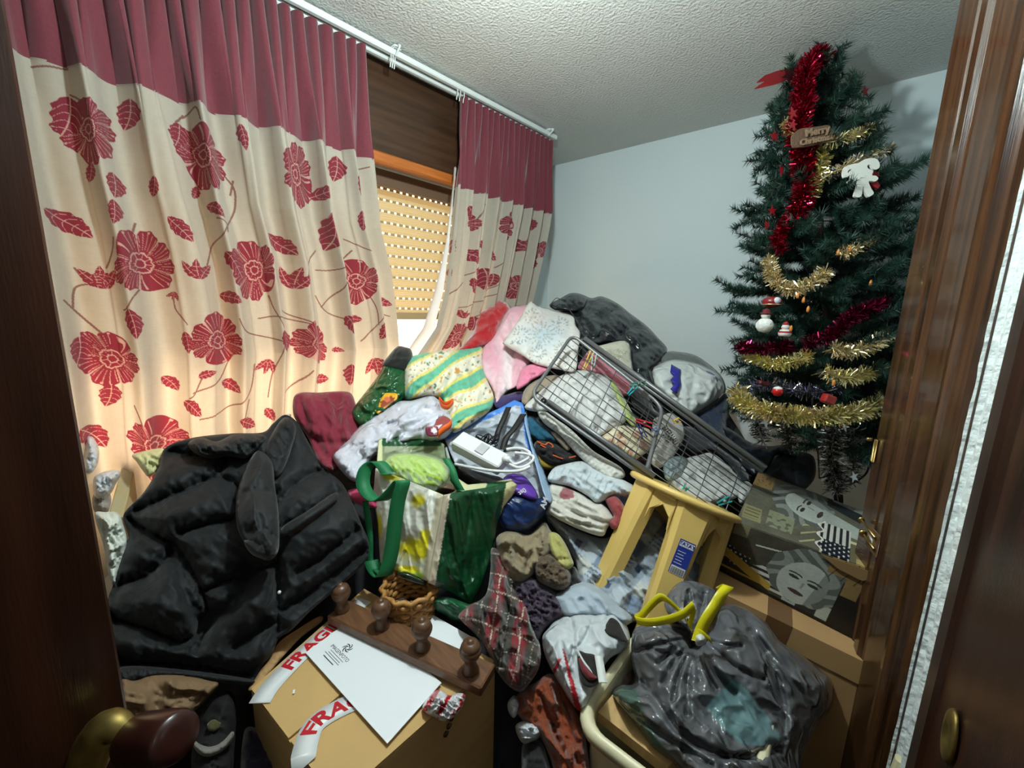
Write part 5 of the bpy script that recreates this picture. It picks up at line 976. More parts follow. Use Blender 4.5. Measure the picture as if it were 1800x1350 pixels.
# plaid
def plaid(x, y, U, W):
    u = (x - 870 + .18 * (y - 1000) + 10 * noise2(x / 60, y / 60, 3)) / 52; v = (y - 960 - .35 * (x - 870) + 8 * noise2(x / 50, y / 70, 5)) / 66; fu, fv = u % 1, v % 1
    c = np.tile(np.array(sc(92,22,30)), (len(x), 1)); gu = (fu > .5); gv = (fv > .45); c[gu ^ gv] = sc(100,28,34); c[gu & gv] = sc(44,44,36); c[(~gu) & (~gv)] = sc(128,26,36); c[gu & ~gv] = sc(62,50,40)
    tw = ((x + y) % 4 < 2); ln = (np.abs(fu - .25) < .022) | (np.abs(fv - .2) < .022) | (np.abs(fu - .75) < .014) | (np.abs(fv - .72) < .012); c[ln & tw] = sc(208,198,180); c[ln & ~tw] = sc(120,100,90); return c
lump('plaid_blanket', [(864,964),(882,972),(898,1002),(914,1037),(926,1060),(938,1092),(950,1140),(948,1172),(932,1200),(914,1216),(892,1204),(872,1178),(846,1128),(812,1092),(806,1082),(824,1064),(842,1056),(856,1040),(862,1000)], cmat('red plaid flannel', (.3,.1,.1), attr=True, rough=.85), 'red and dark green plaid blanket beside the taped box', 'blanket', lift=.05, puff=.06, th=.06, edge=36, wr=(.014, 14, 1.3, 2.4), step=2.8, colf=plaid, creases=[([(880,980),(896,1040),(890,1110),(880,1170)], .024, 7), ([(905,1030),(916,1080),(908,1150)], .018, 7), ([(862,1060),(850,1090)], .012, 6)])
lump('rust_cloth', [(904,1232),(918,1212),(940,1200),(966,1184),(986,1198),(1004,1232),(1020,1262),(1030,1300),(1034,1380),(985,1380),(966,1330),(948,1294),(924,1272),(908,1252)], cmat('rust cotton', sc(134,58,20)), 'rust orange cloth hanging down between plaid blanket and tub', 'cloth', lift=.01, puff=.04, th=.05, edge=22, wr=(.016, 18, 1.2, 2.2), step=4, creases=[([(950,1210),(970,1270),(1000,1350)], .02, 5), ([(980,1205),(1000,1260),(1015,1340)], .016, 5)])
TIS = mat('white film scrap', (.66,.70,.74), .35, bump=.4, bscale=60)
lump('plastic_scrap', [(892,1236),(904,1222),(914,1234),(912,1250),(904,1262),(895,1254)], TIS, 'small white plastic scrap above the rust cloth by the plaid', 'plastic scrap', lift=.02, puff=.015, th=.02, edge=8, wr=(.008, 50, 0, 1.5), step=3.5)
lump('tissue_bag', [(906,1276),(922,1266),(940,1268),(954,1284),(944,1300),(924,1308),(912,1298)], TIS, 'crumpled pale tissue bag low between box and rust cloth', 'plastic bag', lift=.02, puff=.03, th=.03, edge=12, wr=(.010, 44, 0, 1.5), step=3.5)
lump('black_bundle', [(918,1310),(946,1298),(962,1330),(970,1390),(925,1390)], cmat('black fabric', (.008,.008,.009)), 'black bundle low beside the taped box', 'bundle', lift=.0, puff=.03, th=.04, edge=14, step=6)

# white bag with red print
rb = thing('handled_bag', at(1030, 1150, .98), 'thin white carrier bag with red print and gaping handles', 'plastic bag')
def redp(x, y, U, W):
    c = np.tile(np.array(sc(208,214,218)), (len(x), 1)); t = (y - 1140) / 112; xc = 990 + 28 * t; m = (t > 0) & (np.abs(x - xc) < 1.5 + 4.5 * t) & (t < 1.0); c[m] = np.array(sc(170,24,40)); m2 = np.abs((x - 970) - (1190 - y) * .45 - 0) < 3.0; c[m2 & (y > 1158) & (y < 1192)] = sc(180,34,50)
    return c
lump('bag', [(953,1122),(962,1106),(976,1091),(1000,1080),(1014,1076),(1044,1078),(1074,1070),(1088,1074),(1097,1088),(1106,1112),(1107,1130),(1094,1145),(1074,1156),(1062,1172),(1058,1192),(1046,1212),(1034,1244),(1018,1250),(1004,1234),(990,1212),(974,1186),(958,1152)], mat('thin white carrier', (.7,.7,.7), .4, attr=True, transl=.12, bump=.2, bscale=50, wrink=1.0, wscale=18, wdist=.016), parent=rb, lift=.06, puff=.05, th=.05, edge=26, wr=(.008, 14, 1.1, 2.2), step=3, colf=redp, creases=[([(1000,1085),(1010,1130),(990,1200)], .010, 4), ([(1045,1082),(1030,1120),(1014,1140)], .010, 4), ([(1075,1078),(1060,1094)], .008, 4)])
DK = cmat('bag opening shade', (.010, .007, .006))  # openings are dark pieces laid on the bag, their shade put into the colour
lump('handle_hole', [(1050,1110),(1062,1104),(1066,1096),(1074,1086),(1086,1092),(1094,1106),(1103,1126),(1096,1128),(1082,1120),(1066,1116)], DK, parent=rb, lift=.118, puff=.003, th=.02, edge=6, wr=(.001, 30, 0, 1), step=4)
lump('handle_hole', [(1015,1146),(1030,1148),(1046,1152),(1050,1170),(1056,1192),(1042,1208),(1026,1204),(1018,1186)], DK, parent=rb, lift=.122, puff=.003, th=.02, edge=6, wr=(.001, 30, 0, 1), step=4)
lump('red_content', [(1017,1152),(1028,1168),(1042,1184),(1050,1192),(1036,1196),(1022,1180)], cmat('red cloth inside', sc(110,22,34)), parent=rb, lift=.129, puff=.004, th=.01, edge=6, step=3.5)
V_, F_ = ribbon(spline(onpile([(1052,1152),(1056,1176),(1060,1200)], .135), 6), ROT[:, 0] * .008); mk('handle_strip', V_, F_, mat('white handle film', (.66,.68,.66), .4), rb)

# cream tub with a board, clothes and the tied grey bin bag
tb = thing('storage_tub', (-.2, .7, .42), 'cream plastic tub with thick rim at the bottom right', 'plastic tub')
ZT = .80; c1, c2, c3 = [on_z(np.array(float(a)), np.array(float(b)), ZT) for a, b in ((1006,1266),(1106,1124),(1160,1398))]
ta, tbv = (c2 - c1), (c3 - c1); la = .30; ta = ta / np.linalg.norm(ta); tbv = tbv - ta * (tbv @ ta); tbv /= np.linalg.norm(tbv); lb = .29
def rrect(inset, z, r=.05, n=6):
    P = [];
    for (sx, sy), a0 in zip(((0, 0), (0, 1), (1, 1), (1, 0)), (-PI / 2, PI, PI / 2, 0)):
        cx = (r + inset if sx == 0 else lb - r - inset); cy = (r + inset if sy == 0 else la - r - inset)
        for t in np.linspace(0, 1, n): a = a0 - t * PI / 2; P.append(c1 + tbv * (cx + r * math.cos(a)) + ta * (cy + r * math.sin(a)) + dz * z)
    return P
def loft(rings, m, name, parent):
    n = len(rings[0]); V = np.concatenate([np.array(r) for r in rings]); F = []
    for i in range(len(rings) - 1):
        for k in range(n): F.append((i * n + k, i * n + (k + 1) % n, (i + 1) * n + (k + 1) % n, (i + 1) * n + k))
    return mk(name, V, F, m, parent)
CREAM_P = mat('cream polypropylene', srgb(222,214,178), .38, bump=.04, bscale=200)
loft([rrect(.012, -.005), rrect(.016, -.20), rrect(.030, -.40), rrect(.034, -.40), rrect(.020, -.20), rrect(.016, -.005)], CREAM_P, 'body', tb)
loft([rrect(.014, -.022), rrect(-.001, -.020), rrect(-.003, -.008), rrect(.000, .000), rrect(.006, .004), rrect(.012, .002), rrect(.017, -.010), rrect(.017, -.022)], CREAM_P, 'rim', tb)
def tubp(u, v, z): return c1 + tbv * (lb * u) + ta * (la * v) + dz * z
b = MB(); P = [on_z(np.array(float(x)), np.array(float(y)), .752) for x, y in ((1050,1268),(1084,1226),(1215,1320),(1172,1366))]; b.add(np.array(P + [p + dz * .022 for p in P]), [(0, 3, 2, 1), (4, 5, 6, 7), (0, 1, 5, 4), (1, 2, 6, 5), (2, 3, 7, 6), (3, 0, 4, 7)])
b.build('chopping_board', mat('pale beech', srgb(196,160,106), .5, vary=.2, vscale=8, stretch=(8, 2, 2)), smooth=False, label='pale wooden board lying in the cream tub under the grey bag', cat='wooden board')
lump('mauve_cloth', [(1072,1230),(1084,1196),(1108,1160),(1120,1168),(1112,1200),(1096,1222)], cmat('mauve towelling', sc(120,76,84), bump=.4, bscale=160), 'mauve cloth in the cream tub left of the grey bag', 'cloth', depth=lambda x, y: .84 / -(rays(x, y)[:, 2]), puff=.03, th=.03, edge=12, step=4.5)
gbag = thing('bin_bag', at(1270, 1290, .86), 'full dark grey bin bag with yellow drawstring in the cream tub', 'bin bag')
def gcol(x, y, U, W):
    c = np.tile(np.array(sc(98,99,103)), (len(x), 1)); Q = np.stack([x, y], 1); teal = inside_poly(Q, np.array([(1290,1192),(1310,1210),(1340,1245),(1376,1300),(1350,1312),(1300,1308),(1262,1272),(1240,1240)])); c[teal] = sc(104,134,138)
    t2 = inside_poly(Q, np.array([(1076,1222),(1096,1205),(1120,1212),(1130,1250),(1150,1290),(1180,1330),(1150,1318),(1110,1268)])); c[t2] = sc(82,104,96)
    k = sstep(-.1, .3, noise2(x / 40, y / 40, 9))[:, None]; return c * (1 - .22 * k)
rad = []
kx, ky = 1224, 1118
for i, a in enumerate(np.radians([15, 35, 58, 72, 86, 98, 112, 128, 146, 165, 188])):
    l = 80 + 60 * ((i * 7) % 4) / 3; rad.append(([(kx + 14 * math.cos(a), ky + 14 * math.sin(a)), (kx + l * .6 * math.cos(a + .05), ky + l * .6 * math.sin(a + .05)), (kx + l * math.cos(a - .04), ky + l * math.sin(a - .04))], .016, 4 + (i % 3)))
rad += [([(1130,1200),(1200,1290),(1290,1330),(1370,1316)], .018, 7), ([(1310,1080),(1350,1150),(1376,1230),(1380,1300)], .016, 6), ([(1320,1110),(1380,1180),(1440,1260)], .014, 6), ([(1114,1255),(1180,1300),(1250,1345)], .014, 6), ([(1140,1140),(1190,1150),(1222,1130)], .012, 4)]
GBM = mat('dark grey bin liner', (.1, .1, .1), .21, attr=True, bump=.2, bscale=40, spec=.7, wrink=1.0, wscale=15, wdist=.018)
lump('bag', [(1112,1112),(1130,1098),(1160,1090),(1200,1100),(1222,1108),(1250,1096),(1262,1070),(1290,1062),(1322,1076),(1350,1098),(1373,1128),(1409,1151),(1440,1176),(1462,1198),(1460,1244),(1440,1274),(1412,1326),(1392,1400),(1230,1400),(1190,1352),(1144,1314),(1107,1264),(1076,1224),(1090,1205),(1116,1200),(1110,1160)], GBM, parent=gbag, depth=T([(1112,1112,.90),(1222,1110,.92),(1290,1062,1.0),(1373,1128,.95),(1462,1198,.96),(1440,1280,.90),(1392,1400,.76),(1230,1400,.70),(1107,1264,.80),(1076,1224,.84),(1260,1220,.86)]), puff=.11, th=.10, edge=75, wr=(.0065, 11, .9, 2.2), step=4, colf=gcol, creases=rad)
lump('neck', [(1168,1056),(1180,1036),(1198,1022),(1222,1022),(1244,1030),(1260,1040),(1262,1062),(1250,1090),(1234,1110),(1222,1116),(1206,1106),(1188,1092),(1172,1076)], GBM, parent=gbag, depth=T([(1168,1056,.90),(1222,1022,.96),(1262,1062,.94),(1222,1116,.83)]), puff=.03, th=.03, edge=22, wr=(.007, 22, 1.4, 2), step=3.5, colf=lambda x, y, U, W: np.tile(np.array(sc(98,99,103)), (len(x), 1)), creases=[([(1222,1110),(1210,1040)], .012, 4), ([(1222,1110),(1240,1045)], .012, 4), ([(1220,1112),(1184,1052)], .010, 4)])
YT = mat('yellow drawstring', srgb(224,212,30), .35, transl=.15)
def ystrap(L, w, ang=0): P = spline(px3(L), 7); wv = ROT[:, 0] * math.cos(ang) + ROT[:, 1] * math.sin(ang); V, F = ribbon(P, wv * w / 2, .0012); mk('drawstring', V, F, YT, gbag)
ystrap([(1214,1106,.80),(1200,1080,.79),(1182,1062,.79),(1164,1050,.80),(1150,1058,.80),(1130,1080,.80),(1118,1090,.80),(1140,1094,.79),(1170,1090,.79),(1200,1080,.785),(1220,1064,.79),(1216,1085,.79),(1212,1100,.79)], .017, 1.2)
ystrap([(1226,1128,.78),(1232,1108,.785),(1244,1084,.79),(1258,1062,.80),(1270,1042,.81),(1280,1030,.83),(1268,1036,.84)], .024, .3)
ystrap([(1228,1112,.785),(1238,1116,.78),(1250,1126,.78)], .016, 1.2)
lump('white_knot', [(1222,1118),(1234,1114),(1242,1124),(1236,1134),(1224,1134)], mat('pale film', (.55,.55,.52), .35), parent=gbag, depth=.785, puff=.012, th=.012, edge=6, step=3)

# cardboard box with the picture box on it
pc0, pc1, pc2 = at(1243, 1028, 1.10), at(1516, 1184, .93), at(1300, 916, 1.24)
xb = pc1 - pc0; xb[2] *= .6; xb /= np.linalg.norm(xb); nb2 = np.array([-xb[1], xb[0], 0]); nb2 = nb2 if nb2 @ rays(1380, 1100) > 0 else -nb2; nb2 /= np.linalg.norm(nb2); zb2 = np.cross(xb, nb2); zb2 = zb2 if zb2[2] > 0 else -zb2
LX = .385
kb = thing('cardboard_box', pc0 - dz * .4, 'plain brown cardboard box underneath the black and white picture box', 'cardboard box')
def bxbox(o, lx, ly, lz): 
    P = [o, o + xb * lx, o + xb * lx + nb2 * ly, o + nb2 * ly]; return np.array([p - zb2 * lz for p in P] + P)
F6 = [(0, 3, 2, 1), (4, 5, 6, 7), (0, 1, 5, 4), (1, 2, 6, 5), (2, 3, 7, 6), (3, 0, 4, 7)]
mk('body', bxbox(pc0 - zb2 * .004, LX, .22, .40), F6, CARD2, kb, smooth=False)
mk('lid', bxbox(pc0 - nb2 * .004 - xb * .003, LX + .006, .226, .062), F6, CARD2, kb, smooth=False)
mk('brown_tape', bxbox(pc0 + xb * .145 - nb2 * .0048 + zb2 * .0008, .055, .226, .0622), F6, mat('brown parcel tape', srgb(112,80,52), .35), kb, smooth=False)
# ================================================================ picture box (plain made-up collage in its greys) on the cardboard box
def hit(px_, py_, o, n): r = rays(float(px_), float(py_)); return CAM + r * (((o - CAM) @ n) / (r @ n))
lidp = pc0 + zb2 * .002
B3, B2_ = hit(1264, 1002, lidp, zb2), hit(1497, 1121, lidp, zb2); fd_ = (B2_ - B3) / np.linalg.norm(B2_ - B3); fn_ = np.cross(fd_, zb2)
T3, T2 = hit(1293, 918, B3, fn_), hit(1553, 1010, B3, fn_)
td_ = (T2 - T3) / np.linalg.norm(T2 - T3); bk_ = np.cross(np.cross(fd_, fn_), td_); bk_ = np.cross(zb2, td_); bk_ = bk_ / np.linalg.norm(bk_); bk_ = bk_ if bk_ @ rays(1400, 900) > 0 else -bk_
tn_ = np.cross(td_, bk_); T0, T1 = hit(1333, 830, T3, tn_), hit(1549, 912, T3, tn_)
cb = thing('picture_box', (B3 + B2_) / 2, 'worn box printed with black and white collage, on the cardboard box', 'box')
W_ = np.array(sc(200,204,196))
def blend(c, m, col, k=1.0): c[m] = c[m] * (1 - k) + np.array(col) * k
def flag(c, u, v, m, star):
    blend(c, m, sc(196,196,188)); s = m & ~star; st = s & ((v * 9) % 1 < .45); blend(c, st, sc(40,40,42)); blend(c, m & star, sc(26,28,38))
    du, dv = ((u * 26 + .5 * (np.floor(v * 13) % 2)) % 1 - .5), ((v * 13) % 1 - .5); blend(c, m & star & (np.hypot(du, dv) < .22), sc(190,192,188))
def face(c, u, v, cx, cy, r, rot):
    x0, y0 = (u - cx) / r * 1.55, (v - cy) / r; x = x0 * math.cos(rot) + y0 * math.sin(rot); y = -x0 * math.sin(rot) + y0 * math.cos(rot)
    hair = (x ** 2 / 1.15 ** 2 + (y + .18) ** 2 / 1.25 ** 2) < 1 + .06 * np.sin(9 * np.arctan2(y, x)); blend(c, hair, sc(92,96,92)); blend(c, hair & (np.sin(x * 9 + 5 * np.sin(y * 3)) > .2), sc(134,138,132))
    f = (x ** 2 / .72 ** 2 + (y - .1) ** 2 / .98 ** 2) < 1; blend(c, f, sc(172,178,170)); blend(c, f & (x > .38), sc(128,134,128))
    for e in (-.3, .3):
        blend(c, (((x - e) / .17) ** 2 + ((y + .02) / .07) ** 2) < 1, sc(52,54,54)); blend(c, (np.abs(y + .2 - .12 * (x - e) ** 2 * 8) < .03) & (np.abs(x - e) < .22), sc(62,60,58))
    blend(c, ((x / .25) ** 2 + ((y - .58) / .09) ** 2) < 1, sc(70,58,58)); blend(c, (np.abs(x - .05) < .035) & (y > .05) & (y < .32), sc(138,142,136))
def topcol(u, v):
    c = np.tile(np.array(sc(98,96,82)), (len(u), 1)); c *= (1 + .35 * noise2(u * 9, v * 7, 2) + .2 * noise2(u * 40, v * 30, 4))[:, None]
    blend(c, (u < .17) & (v < .33 - .3 * u) & (v > .03), sc(150,120,78)); m = (u < .15) & (v < .27) & (noise2(u * 60, v * 40, 1) > .25); blend(c, m, sc(80,60,40))
    face(c, u, v, .47, .36, .31, -1.25)
    blend(c, (v > .25 + .55 * (u - .55)) & (v < .52 + .5 * (u - .55)) & (u > .6), sc(164,170,162)); blend(c, (v < .13 + .55 * (u - .55)) & (u > .62), sc(40,44,46)); blend(c, (v < .02 + .3 * (u - .6)) & (u > .66), sc(140,142,136))
    blend(c, (np.abs(u - .09 - .1 * (v - .8)) < .075) & (np.abs(v - .80) < .11), sc(138,132,96)); m = (np.abs(u - .09) < .06) & (np.abs(v - .80) < .08) & (np.sin(v * 130) > .5); blend(c, m, sc(90,86,62))
    blend(c, (np.abs(u - .31) < .10) & (np.abs(v - .78) < .13) & (noise2(u * 24, v * 20, 7) > -.1), sc(140,144,118), .8)
    blend(c, (np.abs(u - .52) < .05) & (np.abs(v - .82) < .15) & (np.abs(np.sin((u + v) * 24)) < .3), sc(170,164,124))
    e = .60 + .02 * np.sin(v * 40); m = (u > e) & (u < .80) & (v > .52); st = v > .80; flag(c, v * .6, (u - .6) * 2.6, m, st); blend(c, (np.abs(u - e) < .008) & (v > .5), sc(214,210,196))
    blend(c, (u > .80) & (v > .62), sc(104,96,70)); blend(c, (np.hypot((u - .88), (v - .8) * .6) < .05), sc(50,44,34)); blend(c, (np.abs(v - .70) < .02) & (u > .8), sc(196,190,150)); blend(c, (u > .84) & (v > .93), sc(170,150,100)); return c
def frontcol(u, v):
    c = np.tile(np.array(sc(70,66,56)), (len(u), 1)); c *= (1 + .35 * noise2(u * 9, v * 5, 8) + .2 * noise2(u * 40, v * 24, 14))[:, None]
    blend(c, (u < .12) & (v < .2), sc(128,120,92)); blend(c, (np.abs(u - .11) < .09) & (np.abs(v - .42) < .10) & ~((np.abs(u - .11) < .083) & (np.abs(v - .42) < .08)), sc(104,66,46))
    m = (v > .40 + .12 * np.sin(u * 9) + .1 * (u > .2)) & (v < .9) & (u < .5); st = u < .22; flag(c, u, v * 1.1, m, st)
    blend(c, (v > .60 + .75 * u - .1) & (v < .66 + .75 * u) & (u < .4), sc(176,146,60)); blend(c, (v > .70 + .55 * u) & (u < .4), sc(38,34,28)); blend(c, (np.abs(v - .86) < .02) & (u < .36), sc(176,146,60))
    blend(c, (np.abs(v - .30 + .25 * u) < .012) & (u > .2), sc(200,200,190)); blend(c, (u > .50) & (u < .90) & (v > .74), sc(170,176,168)); blend(c, (u > .6) & (u < .74) & (v > .80), sc(34,38,42))
    face(c, u, v, .59, .53, .36, .15); blend(c, (u > .82) & (v > .3), sc(30,27,26)); blend(c, (u > .70) & (v < .24), sc(140,112,70)); blend(c, (np.abs(u - .88) < .05) & (np.abs(v - .35) < .14), sc(130,106,68)); blend(c, (u > .72) & (v < .3) & (np.abs(np.sin(u * 40 + v * 9)) < .12), sc(24,20,18))
    blend(c, (v > .955), sc(20,18,16)); return c
PXM = mat('printed worn card', (.3,.3,.3), .42, attr=True, bump=.1, bscale=60)
def face_grid(name, a, b, c_, d_, fn, nu, nv, off):
    u, v = np.meshgrid(np.linspace(0, 1, nu), np.linspace(0, 1, nv)); U, V_ = u[..., None], v[..., None]
    P = a * (1 - U) * (1 - V_) + b * U * (1 - V_) + c_ * U * V_ + d_ * (1 - U) * V_ + off; P[..., 2] += .003 * noise2(u * 3, v * 3, 5)
    Q = P - off * 2.2; n = nu * nv; F = np.concatenate([grid_faces(nu, nv), grid_faces(nu, nv)[:, ::-1] + n]); bd = [*range(nu), *[nu * j + nu - 1 for j in range(1, nv)], *[n - 1 - j for j in range(1, nu)], *[nu * (nv - 1 - j) for j in range(1, nv - 1)]]
    F = F.tolist() + [(bd[i], bd[i - 1], bd[i - 1] + n, bd[i] + n) for i in range(len(bd))]; cc = fn(u.ravel(), v.ravel()); cc = cc * (1 + .16 * noise2(u.ravel() * 70, v.ravel() * 50, 3) + .14 * noise2(u.ravel() * 14, v.ravel() * 10, 6))[:, None]; cc = np.where((noise2(u.ravel() * 30, v.ravel() * 30, 12) > .52)[:, None], cc * .6 + .12, cc)
    return mk(name, np.concatenate([P.reshape(-1, 3), Q.reshape(-1, 3)]), F, PXM, cb, col=np.concatenate([cc, cc]), smooth=False)
bkv = (T0 - T3)
hex_ = np.array([B3, B2_, T2, T3, B3 + bkv, B2_ + (T1 - T2), T1, T0]); mk('body', hex_ - fn_ * 0, [(0, 1, 2, 3), (5, 4, 7, 6), (4, 0, 3, 7), (1, 5, 6, 2), (3, 2, 6, 7), (0, 4, 5, 1)], mat('dark card', srgb(40,36,32), .5), cb, smooth=False)
tnu = tn_ if tn_[2] > 0 else -tn_; fnu = fn_ if fn_ @ (CAM - B3) > 0 else -fn_
face_grid('printed_lid', T0, T1, T2, T3, topcol, 260, 190, tnu * .0025)
face_grid('printed_side', T3, T2, B2_, B3, frontcol, 260, 130, fnu * .0022)
P = np.array([T3 + (T2 - T3) * .62, T2 - (T2 - T3) * .0, T2 - zb2 * .03 - td_ * .03, T3 + (T2 - T3) * .75 - zb2 * .022]) + fnu * .008
MB().add(np.concatenate([P, P + fnu * .002]), F6).build('torn_flap', mat('torn brown card', srgb(132,104,66), .7), cb, smooth=False)

# ================================================================ christmas tree leaning under the ceiling
A0, A1 = at(1474, 880, 1.47), on_z(np.array(1424.), np.array(104.), 2.46); AX = A1 - A0; HT = np.linalg.norm(AX)
tr = thing('christmas_tree', (A0[0], A0[1], 0), 'tall dark green artificial christmas tree in the corner, top bent by the ceiling', 'christmas tree')
NEED = mat('pvc needles', (.010, .045, .030), .55, vary=.4, vscale=25, transl=.1); BARK = mat('brown wire stem', (.05, .03, .02), .7)
def axis(h): return A0 + AX * h
MB().tube([np.array([A0[0] + .02, A0[1] + .02, 0.04]), A0, axis(.5), axis(.985)], [.016, .014, .010, .005], 8).build('trunk', BARK, tr)
b = MB()
for k in range(3):
    a = k * 2 * PI / 3 + .4; b.tube([np.array([A0[0] + .02, A0[1] + .02, .10]), np.array([A0[0] + .02 + .17 * math.cos(a), A0[1] + .02 - abs(.0) + .17 * math.sin(a) * .9, .012])], .011, 8)
b.build('stand', mat('green stand', (.02, .06, .03), .5), tr)
rs = np.random.RandomState(5)
def needles(P, n_per_m, ln, spread=1.0):
    """needle blades around a twig path"""
    d = np.linalg.norm(np.diff(P, axis=0), axis=1); L = np.concatenate([[0], np.cumsum(d)]); n = max(6, int(L[-1] * n_per_m)); t = rs.uniform(0, L[-1], n)
    C = np.stack([np.interp(t, L, P[:, k]) for k in range(3)], -1); T_ = np.stack([np.interp(t, L, np.gradient(P[:, k], L)) for k in range(3)], -1); T_ /= np.linalg.norm(T_, axis=1)[:, None]
    R = rs.normal(size=(n, 3)); R -= T_ * (R * T_).sum(1)[:, None]; R /= np.linalg.norm(R, axis=1)[:, None]; D = T_ * .55 + R * spread; D /= np.linalg.norm(D, axis=1)[:, None]
    S = np.cross(D, rs.normal(size=(n, 3))); S /= np.linalg.norm(S, axis=1)[:, None]; l = ln * rs.uniform(.7, 1.2, n)[:, None]; wd = .0013
    V = np.stack([C - S * wd, C + S * wd, C + D * l + np.array([0, 0, .002])], 1).reshape(-1, 3); F = np.arange(n * 3).reshape(n, 3); return V, F
HP = np.array([.0, .12, .22, .34, .46, .58, .70, .80, .90, 1.0]); RP = np.array([.10, .25, .275, .285, .27, .25, .21, .17, .12, .05])
NB = 92
for k in range(NB):
    h = .13 + .85 * (k + .5) / NB; az = k * 2.39996; r = np.interp(h, HP, RP) * rs.uniform(.85, 1.12)
    d = np.array([math.cos(az), math.sin(az), 0])
    c = axis(h); 
    if (c + d * r)[0] > .015: r = max(.05, (0.012 - c[0]) / max(d[0], .05))
    tip = c + d * r + np.array([0, 0, rs.uniform(-.05, .06) + .03]); mid = c + d * r * .55 + np.array([0, 0, -.005])
    if tip[2] > 2.47: tip[2] = 2.47
    P = spline([c, mid, tip], 6); b = MB(); b.tube(P, .002, 4); V, F = needles(P[2:], 2200, .031); b.add(V, F, 1)
    sd_ = np.array([-d[1], d[0], 0])
    for s in (-1, 1):
        for f in (.25, .45, .65, .82):
            p0 = P[int(f * (len(P) - 1))]; q = p0 + d * r * .38 + sd_ * s * r * .34 * (1.2 - f * .4) + np.array([0, 0, rs.uniform(-.045, .065)]); q[0] = min(q[0], .015); q[2] = min(q[2], 2.475)
            PP = spline([p0, (p0 + q) / 2 + np.array([0, 0, -.004]), q], 4); b.tube(PP, .0014, 3); V, F = needles(PP, 2000, .029); b.add(V, F, 1)
    b.build('branch', None, tr, mats=[BARK, NEED], smooth=False)

def foil(name, c, rough=.18, c2=None): return mat(name, c, rough, metal=.9)
FO = {'red': foil('red foil', srgb(160,18,46)), 'wine': foil('wine foil', srgb(110,14,50)), 'gold': foil('gold foil', srgb(228,212,170), .2), 'lime': foil('yellow gold foil', srgb(220,214,140), .2), 'silver': foil('silver foil', (.55,.55,.57), .2), 'dark': foil('black silver foil', (.16,.15,.13), .2), 'violet': foil('violet silver foil', (.30,.28,.42), .25)}
def tinsel(label, P, rad, dens, m, m2=None, wd=.0016, group=None):
    P = resample(spline(P, 8), .006); t = thing('tinsel_garland', P[0], label, 'tinsel', group)
    L = np.concatenate([[0], np.cumsum(np.linalg.norm(np.diff(P, axis=0), axis=1))]); n = int(L[-1] * dens)
    b = MB(); b.tube(P, .0025, 5)
    u = rs.uniform(0, L[-1], n); C = np.stack([np.interp(u, L, P[:, k]) for k in range(3)], -1); T_ = np.stack([np.interp(u, L, np.gradient(P[:, k], L)) for k in range(3)], -1); T_ /= np.linalg.norm(T_, axis=1)[:, None]
    R = rs.normal(size=(n, 3)); R -= T_ * (R * T_).sum(1)[:, None]; R /= np.linalg.norm(R, axis=1)[:, None]; D = R + T_ * rs.normal(size=(n, 1)) * .35; l = rad * rs.uniform(.65, 1.15, n)[:, None]
    S = np.cross(D, rs.normal(size=(n, 3))); S /= np.linalg.norm(S, axis=1)[:, None]; M_ = C + D * l * .55 + rs.normal(size=(n, 3)) * rad * .06; E_ = C + D * l
    V = np.stack([C - S * wd * .4, C + S * wd * .4, M_ - S * wd, M_ + S * wd, E_ + S * wd * .7, E_ - S * wd * .7], 1).reshape(-1, 3); E_[:, 2] = np.minimum(E_[:, 2], 2.49)
    V[:, 2] = np.minimum(V[:, 2], 2.49); V[:, 0] = np.minimum(V[:, 0], .03)
    i = np.arange(n)[:, None] * 6; F = np.concatenate([i + [0, 1, 3, 2], i + [2, 3, 4, 5]])
    half = n // 3 if m2 else 0
    b.build('core', m, t); b2 = MB(); b2.add(V, F); o = b2.build('foil_strands', None, t, mats=[m] + ([m2] if m2 else []), smooth=False, kind='stuff')
    if m2: mi = (np.tile(np.arange(n), 2) % 3 == 0).astype(np.int32); o.data.polygons.foreach_set('material_index', mi)
    return t
D_ = 1.27
tinsel('thick red tinsel hanging from the tree top by the ceiling', px3([(1446,100,1.36),(1432,104,1.32),(1420,120,1.29),(1412,150,1.27),(1412,190,1.26),(1402,230,1.25),(1412,262,1.25),(1412,300,1.25),(1416,330,1.25),(1408,356,1.26),(1400,380,1.28)]), .036, 3600, FO['red'], wd=.0022)
tinsel('second piece of red tinsel on the left flank of the tree', px3([(1398,372,1.30),(1384,390,1.30),(1374,405,1.30),(1366,428,1.30),(1378,440,1.30)]), .026, 3000, FO['red'], wd=.002)
tinsel('yellow gold tinsel hanging beside the red tinsel', px3([(1450,262,1.24),(1444,285,1.24),(1440,305,1.24),(1430,325,1.24),(1428,345,1.25)]), .026, 3000, FO['lime'], FO['gold'], wd=.002)
tinsel('pale gold tinsel strand above the white ornament', px3([(1378,214,1.30),(1395,235,1.25),(1430,248,1.22),(1470,248,1.21),(1510,235,1.26),(1535,225,1.32)]), .022, 1500, FO['gold'], FO['lime'])
tinsel('thin gold tinsel crossing the white ornament', px3([(1440,318,1.22),(1470,300,1.20),(1500,285,1.21),(1535,272,1.26),(1562,262,1.33)]), .022, 1500, FO['gold'], FO['silver'])
tinsel('gold tinsel loop above the red lantern on the tree', px3([(1352,455,1.34),(1356,480,1.27),(1372,504,1.23),(1400,508,1.20),(1430,496,1.19),(1452,478,1.20)]), .027, 2400, FO['gold'])
tinsel('short gold tinsel piece high on the right side', px3([(1478,448,1.20),(1500,438,1.21),(1524,430,1.25),(1536,422,1.3)]), .024, 2000, FO['gold'])
